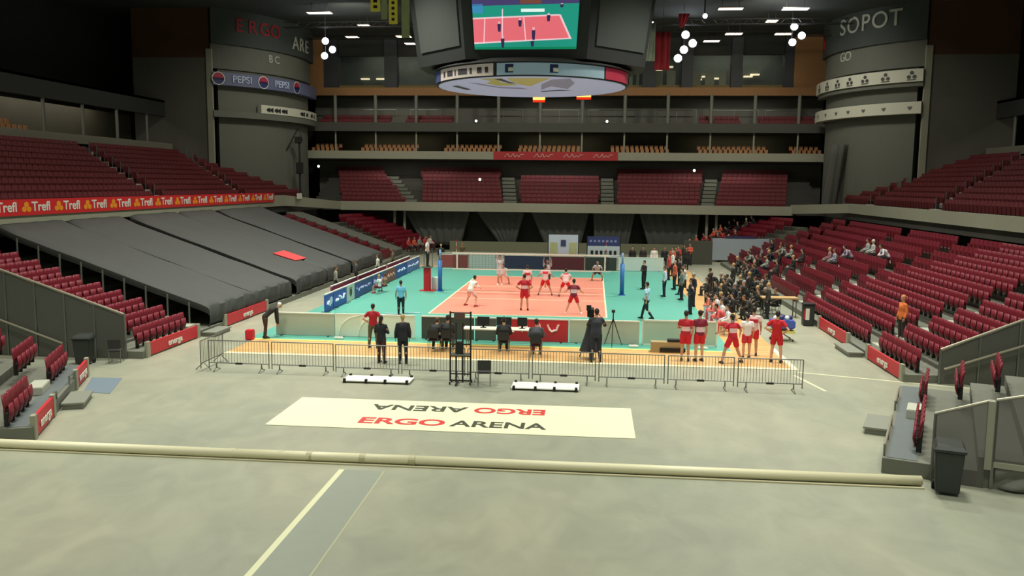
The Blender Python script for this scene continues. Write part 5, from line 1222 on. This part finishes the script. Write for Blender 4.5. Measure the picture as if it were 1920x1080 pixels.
# --- on the court, red team seen from behind
for a in [
 (.23, -7.17, 0, 'hips', 'red player with white shirt panel standing legs apart, closest to the baseline middle', RW, RED, 'short', 'shorts', 'dark', (60, 30, 34), 1.07),
 (2.83, -8.04, 0, 'wide', 'player in maroon and white shirt and red shorts at the near baseline beside cameraman', MR, RED, 'short', 'shorts', 'dark', (230, 225, 220), 1.05),
 (.97, .0-.9, 0, 'wide', 'player in white and red shirt standing wide-legged under the middle of the net', RW2, RED, 'short', 'shorts', 'dark', (90, 50, 50), 1.06),
 (2.2, -1.3, 0, 'ready', 'player in white and red shirt crouching slightly just behind the maroon shirted one', RW2, RED, 'short', 'shorts', 'dark', (90, 50, 50), 1.06),
 (-.05, -1.6, 10, 'stand', 'player in pale red shirt half hidden behind the one with the white panel', RW2, RED, 'short', 'shorts', 'dark', (90, 50, 50), 1.04),
 (-2.79, -6.09, -35, 'ready', 'player all in white with pinkish shorts waiting near the sideline', (232, 230, 224), (222, 186, 176), 'long', 'shorts', 'dark', (150, 60, 60), 1.06)]:
    person(a[0], a[1], a[2], a[3], a[4], a[5], a[6], a[7], a[8], a[9], a[10], a[11], z=.036, hi=True, group=None)
# opponents beyond the net, facing the camera
person(-2.1, 4.6, 180, 'crouch', 'dark haired opponent in white crouching low beyond the net near the sideline', (225, 232, 236), (235, 225, 215), 'short', 'shorts', 'dark', (50, 50, 50), 1.05, .036)
person(-2.0, 1.2, 180, 'block', 'opponent in white jumping with both arms raised at the net', (230, 234, 236), (210, 214, 216), 'short', 'shorts', 'brown', (230, 230, 230), 1.03, .30)
person(4.1, 7.6, 180, 'crouch', 'opponent in white shirt and black shorts bent forward beside the net antenna', (228, 232, 234), (40, 42, 44), 'short', 'shorts', 'grey', (50, 50, 50), 1.05, .036)
person(1.0, .75, 180, 'block', 'opponent with raised arms directly behind the wide-legged player at the net', (226, 226, 226), (60, 60, 64), 'short', 'shorts', 'brown', (230, 230, 230), 1.02, .12)
# officials and helpers round the court
person(-5.77, -9.79, 10, 'stand', 'ball boy in light blue shirt and black trousers with dark hair at the mat corner', (120, 190, 225), (26, 32, 40), 'short', 'trousers', 'dark', (30, 30, 30), .98, .03, True)
person(-6.35, .02, -90, 'stand', 'umpire in white shirt and black trousers standing up on the red stand', (232, 234, 232), (28, 28, 30), 'short', 'trousers', 'dark', (24, 24, 24), 1.0, 1.52)
person(6.47, -9.19, 60, 'walk', 'linesman in light blue shirt and dark trousers striding at the mat edge', (168, 208, 228), (24, 34, 46), 'short', 'trousers', 'dark', (20, 20, 20), 1.04, .03, True)
person(7.05, 3.21, 120, 'crossed', 'official all in black standing with arms folded beyond the net post', (30, 30, 36), (26, 28, 34), 'jacket', 'trousers', 'dark', (20, 20, 20), 1.03, .03)
person(8.06, -.25, 95, 'stand', 'official in white shirt and navy trousers standing beside the team area', (206, 220, 236), (26, 34, 54), 'long', 'trousers', 'brown', (20, 20, 20), 1.03, .03)
person(-8.9, -1.8, 70, 'sit', 'child in white shirt sitting against the sideline boards', (226, 228, 226), (120, 40, 60), 'short', 'shorts', 'blond', (200, 60, 60), .85, .03)
person(-8.75, -1.0, 60, 'sit', 'child in brownish shirt sitting beside the white shirted one at the sideline boards', (150, 120, 96), (110, 60, 66), 'short', 'shorts', 'brown', (60, 60, 60), .85, .03)
# near left
person(-4.98, -18.24, 0, 'hips', 'man in dark red shirt with hands on hips before the milky board', (166, 22, 40), (78, 84, 66), 'short', 'trousers', 'dark', (40, 40, 36), 1.0, .02, True)
person(-3.95, -21.0, -15, 'crossed', 'dark haired woman in knee-long black coat, left of the standing pair at the barriers', (30, 33, 38), (70, 40, 34), 'jacket', 'trousers', 'dark', (24, 24, 26), .98, .02, True, True)
person(-3.15, -20.95, 15, 'stand', 'fair haired person in black jacket, other one of the standing pair at barriers', (34, 36, 40), (26, 28, 34), 'jacket', 'trousers', 'blond', (20, 20, 22), 1.02, .02, True)
person(-10.0, -16.9, -60, 'bend', 'worker with white cap and black clothes bending at the end of the near board row', (34, 32, 32), (64, 40, 36), 'long', 'trousers', 'cap', (30, 30, 30), .98, .02, True)
chs = [(-2.45, -18.5, 'officials chair under the two black jackets'), (-1.9, -18.45, 'officials chair between the black jackets and the dark seated official'), (.35, -18.55, 'officials chair of the black jacket person beside the trolley'), (1.65, -19.0, 'officials chair of the grey jacket person')]
for x, y, lb in chs: chair(x, y, 0, 'black '+lb, (34, 36, 36), z=.02)
person(-2.45, -18.55, -10, 'sitfwd', 'seated official in black jacket right behind the standing fair haired one', (32, 34, 38), (24, 26, 30), 'jacket', 'trousers', 'brown', (20, 20, 20), 1.05, .02, True)
person(-1.9, -18.5, 0, 'sit', 'seated official with broad black jacket at the trolley end of the charcoal board', (44, 44, 46), (24, 26, 30), 'jacket', 'trousers', 'dark', (20, 20, 20), 1.08, .02, True)
person(.35, -18.6, 8, 'sit', 'seated official in black jacket in front of the start of the bright red board', (36, 36, 40), (26, 26, 30), 'jacket', 'trousers', 'dark', (20, 20, 20), 1.08, .02, True)
person(1.65, -19.05, 0, 'sit', 'seated official in grey jacket alone in front of the bright red board', (74, 76, 82), (110, 28, 44), 'jacket', 'trousers', 'dark', (24, 24, 24), 1.1, .02, True)
person(3.95, -19.75, 0, 'camera', 'cameraman in charcoal clothes standing behind his camera at the barriers', (48, 50, 58), (38, 40, 48), 'jacket', 'trousers', 'dark', (24, 24, 26), 1.13, .02, True)
# near right red players
person(7.32, -19.05, -10, 'crossed', 'red player with white panel shirt, first of the two standing at the framed board', RW, RED, 'short', 'shorts', 'dark', (60, 60, 60), 1.08, .02, True)
person(7.85, -19.0, 15, 'stand', 'red player with white panel shirt, second of the two standing at the framed board', MR, RED, 'short', 'shorts', 'dark', (40, 40, 40), 1.09, .02, True)
person(9.05, -19.2, 20, 'wide', 'red player with white panel walking legs apart at the parquet edge', RW, RED, 'short', 'shorts', 'dark', (70, 60, 60), 1.08, .02, True)
person(9.75, -18.2, 5, 'stand', 'player in white shirt with dark shoulders between the red ones', (230, 224, 222), (200, 50, 60), 'short', 'shorts', 'dark', (60, 50, 50), .98, .02, True)
person(10.1, -17.6, -10, 'stand', 'red player with white lettering behind the others of the corner group', RW2, RED, 'short', 'shorts', 'dark', (60, 60, 60), 1.08, .02, True)
person(10.75, -18.8, -25, 'hips', 'tall player entirely in red at the outer end of the corner group', (190, 20, 34), (190, 20, 34), 'short', 'shorts', 'dark', (50, 50, 50), 1.1, .02, True)
# stewards and spectators in the red stand
person(16.0, -16.75, 100, 'stand', 'steward in orange hooded jacket and dark trousers standing on the stand stairs', (214, 112, 50), (52, 40, 38), 'jacket', 'trousers', 'hood', (30, 30, 30), 1.02, .62, True)
def seat_pos(k2, y): return 14.5+.42+.91*k2, y, .27+.33*k2
for k2, y, top, hair, lb, ps in ((4, 3.0, (150, 110, 110), 'blond', 'in a pinkish top, lowest of the seated group in the red stand', 'sit'), (4, 1.9, (150, 156, 168), 'brown', 'in a light grey top, second of the seated group in the red stand', 'sit'),
        (5, 1.8, (172, 160, 182), 'dark', 'in a lilac top, third of the seated group in the red stand', 'sitfwd'), (6, 1.6, (160, 170, 164), 'dark', 'in a pale green-grey top, upper one of the seated group', 'sit'), (6, .6, (186, 190, 186), 'cap', 'in a pale top with white cap, next to the green-grey one', 'sit'),
        (6, -1.9, (230, 225, 235), 'dark', 'in bright white shirt sitting apart high in the red stand', 'sitfwd'), (2, 4.6, (30, 34, 30), 'blond', 'in a black jacket sitting alone low in the red stand', 'sit')):
    x, y, z = seat_pos(k2, y); person(x-.12, y, 90, ps, 'spectator '+lb, top, (60, 58, 60), 'long', 'trousers', hair, (40, 40, 40), 1.0, z)
# team bench: seated players in white and red along the mat edge
for i in range(6):
    y = -8.0-1.0*i; x = 9.95-.02*i
    o = thing('chair', (x, y, 0), PI/2, 'team chair under bench player number %s along the mat edge' % ONE[i+1], 'chair', 'team bench chairs')
    B((-.22, -.2, .42), (.22, .2, .47)).build('seat', m_blue, o); B((-.22, -.24, .5), (.22, -.2, .85)).build('backrest', m_blue, o)
    for s in (-1, 1):
        for q in (-1, 1): MB().tube([(s*.19, q*.18, 0), (s*.19, q*.18, .43)], .014, 6).build('leg', m_metal, o)
    tp = [(226, 120, 104), (232, 228, 226), (228, 120, 110), (236, 232, 230), (222, 90, 90), (230, 226, 228)][i]
    person(x, y, 90, 'sit' if i % 2 else 'sitfwd', 'bench player in %s tracksuit top, %s seat along the mat edge' % ('white' if i % 2 else 'salmon', ONE[i+1]), tp, (206, 60, 66) if i % 2 else (200, 204, 214), 'long', 'trousers', 'dark' if i % 3 else 'brown', (220, 220, 220), 1.05)
rnd = random.Random(11)
DARKS = [(34, 34, 36), (46, 46, 44), (30, 36, 46), (58, 54, 48), (40, 38, 34), (26, 28, 30), (62, 60, 54)]
dn = {(34, 34, 36): 'black', (46, 46, 44): 'charcoal', (30, 36, 46): 'navy', (58, 54, 48): 'brown-grey', (40, 38, 34): 'dark brown', (26, 28, 30): 'jet black', (62, 60, 54): 'olive grey', (214, 96, 70): 'orange-red', (190, 70, 66): 'brick red', (226, 226, 222): 'white', (140, 150, 140): 'grey-green'}
# coaches standing on the mat side
for i, (x, y, rz, ps, lb, tp) in enumerate(((8.85, -7.0, 95, 'hips', 'coach in dark suit standing widest out on the teal mat edge', (38, 42, 54)), (9.75, -6.3, 80, 'crossed', 'coach in dark suit with folded arms behind the first coach', (44, 40, 40)),
      (9.3, -4.2, 110, 'stand', 'staff member in black beside the coaches', (30, 32, 36)), (8.95, -1.6, 100, 'stand', 'staff member in grey-green top close to the mat edge', (120, 130, 122)), (9.3, .6, 90, 'walk', 'staff member with white shirt stepping at the mat edge', (226, 226, 222)),
      (9.0, 3.4, 100, 'stand', 'staff member in orange-red shirt beyond the net line', (214, 96, 70)), (9.5, 5.5, 80, 'crossed', 'staff member in black with folded arms beyond the net line', (26, 28, 30)), (9.1, 8.8, 95, 'stand', 'staff member in brick red shirt far along the mat', (190, 70, 66)), (9.6, 11.5, 95, 'stand', 'staff member in white shirt near the far white board', (226, 226, 222)))):
    person(x, y, rz, ps, lb, tp, (28, 32, 44), 'jacket', 'trousers', ['dark', 'brown', 'grey'][i % 3], (24, 24, 24), 1.04, .03)
# dark clothed group on chairs between bench and stand
for r_ in range(4):
    for j in range(9):
        x = 10.75+.88*r_+.1*math.sin(j*3+r_); y = -8.6+1.35*j+.4*r_
        if rnd.random() < .1: continue
        tp = DARKS[(r_*3+j*2) % 7]; ps = ['sit', 'sitfwd', 'stand', 'sit'][(j+r_) % 4]
        if ps != 'stand':
            o = thing('chair', (x, y, 0), PI/2, 'dark chair, %s in row %s of the group between bench and red stand' % (nth(j+1), ONE[r_+1]), 'chair', 'dark chairs between bench and stand')
            B((-.22, -.2, .42), (.22, .2, .47)).build('seat', m_dmetal, o); B((-.22, -.24, .5), (.22, -.2, .85)).build('backrest', m_dmetal, o)
            for s in (-1, 1):
                for q in (-1, 1): MB().tube([(s*.19, q*.18, 0), (s*.19, q*.18, .43)], .014, 6).build('leg', m_dmetal, o)
        person(x, y, 90+rnd.uniform(-20, 20), ps, '%s person in %s jacket, %s in %s line behind the team bench' % ('seated' if ps != 'stand' else 'standing', dn[tp], nth(j+1), nth(r_+1)), tp, DARKS[(j+r_) % 7], 'jacket', 'trousers', ['dark', 'brown', 'blond', 'grey'][(j*2+r_) % 4], (24, 24, 24), 1.02, 0, group='group behind the team bench')
# spectators in the lower rows of the red stand behind them
for k2 in range(4):
    for j in range(7):
        if rnd.random() < .30: continue
        x, y, z = seat_pos(k2, 4.6+1.6*j+.5*k2)
        tp = (DARKS+[(226, 226, 222), (190, 70, 66), (140, 150, 140)])[rnd.randrange(10)]
        person(x-.12, y, 90, ['sit', 'sitfwd'][j % 2], 'seated spectator in %s top, %s in row %s of far red block' % (dn[tp], nth(j+1), ONE[k2+1]), tp, DARKS[j % 7], 'jacket', 'trousers', ['dark', 'brown', 'blond'][(j+k2) % 3], (24, 24, 24), 1.0, z, group='spectators in the far red block')
# supporters corner
Tf = FR['FR']
for k2 in range(9):
    for j in range(3 if k2 < 4 else 2):
        u = 1.6+1.9*j+.4*(k2 % 2) if k2 < 4 else 4.6+1.5*j
        p = Tf((u, .42+.91*k2, .3+.33*k2)); org = (k2*3+j) % 5 in (0, 1, 3) and k2 < 5
        tp = ((214, 96, 70) if (k2+j) % 2 else (190, 70, 66)) if org else DARKS[(k2+2*j) % 7]
        person(p.x-.1, p.y, 112, ['sit', 'sitfwd', 'sit'][(k2+j) % 3], 'supporter in %s top, %s seat of row %s in the far corner' % (dn[tp], nth(j+1), ONE[k2+1]), tp, DARKS[j], 'jacket', 'trousers', ['dark', 'brown', 'blond', 'grey'][(k2+j) % 4], (24, 24, 24), 1.0, p.z, group='supporters in the far corner')
for i in range(7):
    x = 10.0+.62*i; y = 16.2+1.5*i; tp = [(214, 96, 70), (190, 70, 66), (46, 46, 44)][i % 3]
    person(x, y, 140, ['stand', 'crossed'][i % 2], 'standing supporter in %s top below the far corner, %s from the mat' % (dn[tp], nth(i+1)), tp, (40, 40, 50), 'jacket', 'trousers', ['dark', 'brown'][i % 2], (24, 24, 24), 1.02, group='standing supporters')
for i in range(6):
    tp = [(34, 34, 36), (46, 46, 44), (226, 226, 222), (30, 36, 46), (58, 54, 48), (40, 38, 34)][i]
    person(6.9+.85*i, 16.6+.3*(i % 2), 175, 'stand', 'person in %s behind the white end-line board, %s from the banner stand' % (dn[tp], nth(i+1)), tp, (30, 32, 38), 'jacket', 'trousers', 'dark', (24, 24, 24), 1.0, group='people behind the end-line boards')
for i, (x, y, tp, lb) in enumerate(((-11.2, -3.0, (150, 150, 140), 'photographer in a light top between the black cover and the boards, closest to the camera'), (-11.1, 1.0, (70, 74, 70), 'person in grey behind the sideline boards, second of the line'), (-10.9, 5.6, (222, 222, 216), 'person in white top behind the sideline boards, third of the line'), (-11.0, 10.5, (110, 96, 70), 'person in brown behind the sideline boards, last of the line'))):
    person(x, y, 90 if i else -60, 'stand', lb, tp, (44, 46, 44), 'long', 'trousers', 'brown', (24, 24, 24), .98)
person(-8.3, 15.6, 180, 'stand', 'person in dark top behind the far boards beside the umpire', (44, 46, 40), (40, 42, 44), 'jacket', 'trousers', 'blond', (24, 24, 24), 1.0)
person(-6.6, 15.8, 180, 'sit', 'person in brown top behind the far boards under the grey curtains', (96, 80, 50), (40, 42, 44), 'jacket', 'trousers', 'brown', (24, 24, 24), 1.0, .6)
for i in range(5):
    p = FR['FL']((.9+.9*i, .42, .3)); tp = [(190, 70, 66), (214, 96, 70), (140, 150, 140), (190, 70, 66), (226, 226, 222)][i]
    person(p.x+.1, p.y, -112, 'sit', 'spectator in %s in the red corner row behind the umpire, %s seat' % (dn[tp], nth(i+1)), tp, (60, 50, 50), 'jacket', 'trousers', 'brown', (40, 40, 40), 1.0, p.z, group='spectators behind the umpire')
# camera crane with its operator beside the round emblem tower
t = thing('camera_crane', (-24.3, 28.5, 4.75), 0, 'dark camera crane standing against the edge of the round emblem tower', 'camera crane')
MB().tube([(0, 0, 0), (0, 0, 5.6)], .10, 8).build('column', m_black, t); MB().tube([(-1.3, 0, 4.8), (-.1, 0, 6.9), (.3, 0, 5.8)], .06, 8).build('arm', m_black, t)
B((-.4, -.2, 5.5), (.2, .2, 6.1)).build('camera_head', m_black, t, bevel=.03)
for s in (-1, 0, 1): MB().tube([(0, 0, 1.2), (s*.4, -.3+abs(s)*.5, 0)], .035, 6).build('leg', m_black, t)
B((-.3, -.25, 2.6), (.3, .2, 3.7)).build('control_unit', m_black, t, bevel=.05)
t = thing('stored_curtain', (24.6, 27.2, 4.75), 0, 'tall dark gathered curtain standing before the tower with the two white bands', 'curtain')
mb = MB(); n = 24; vs = []
for j in range(7):
    q = j/6
    for k2 in range(n): a = 2*PI*k2/n; r = (.55+.12*math.sin(a*6+j*.4)); vs.append((r*1.1*math.cos(a)+.7*q, r*.7*math.sin(a), 5.6*q))
mb.add(vs, [(j*n+k2, j*n+(k2+1) % n, (j+1)*n+(k2+1) % n, (j+1)*n+k2) for j in range(6) for k2 in range(n)]+[tuple(range(6*n, 7*n))]); mb.build('folds', mat('dark_folds', (72, 72, 66), .85), t, smooth=True)

build_seats()
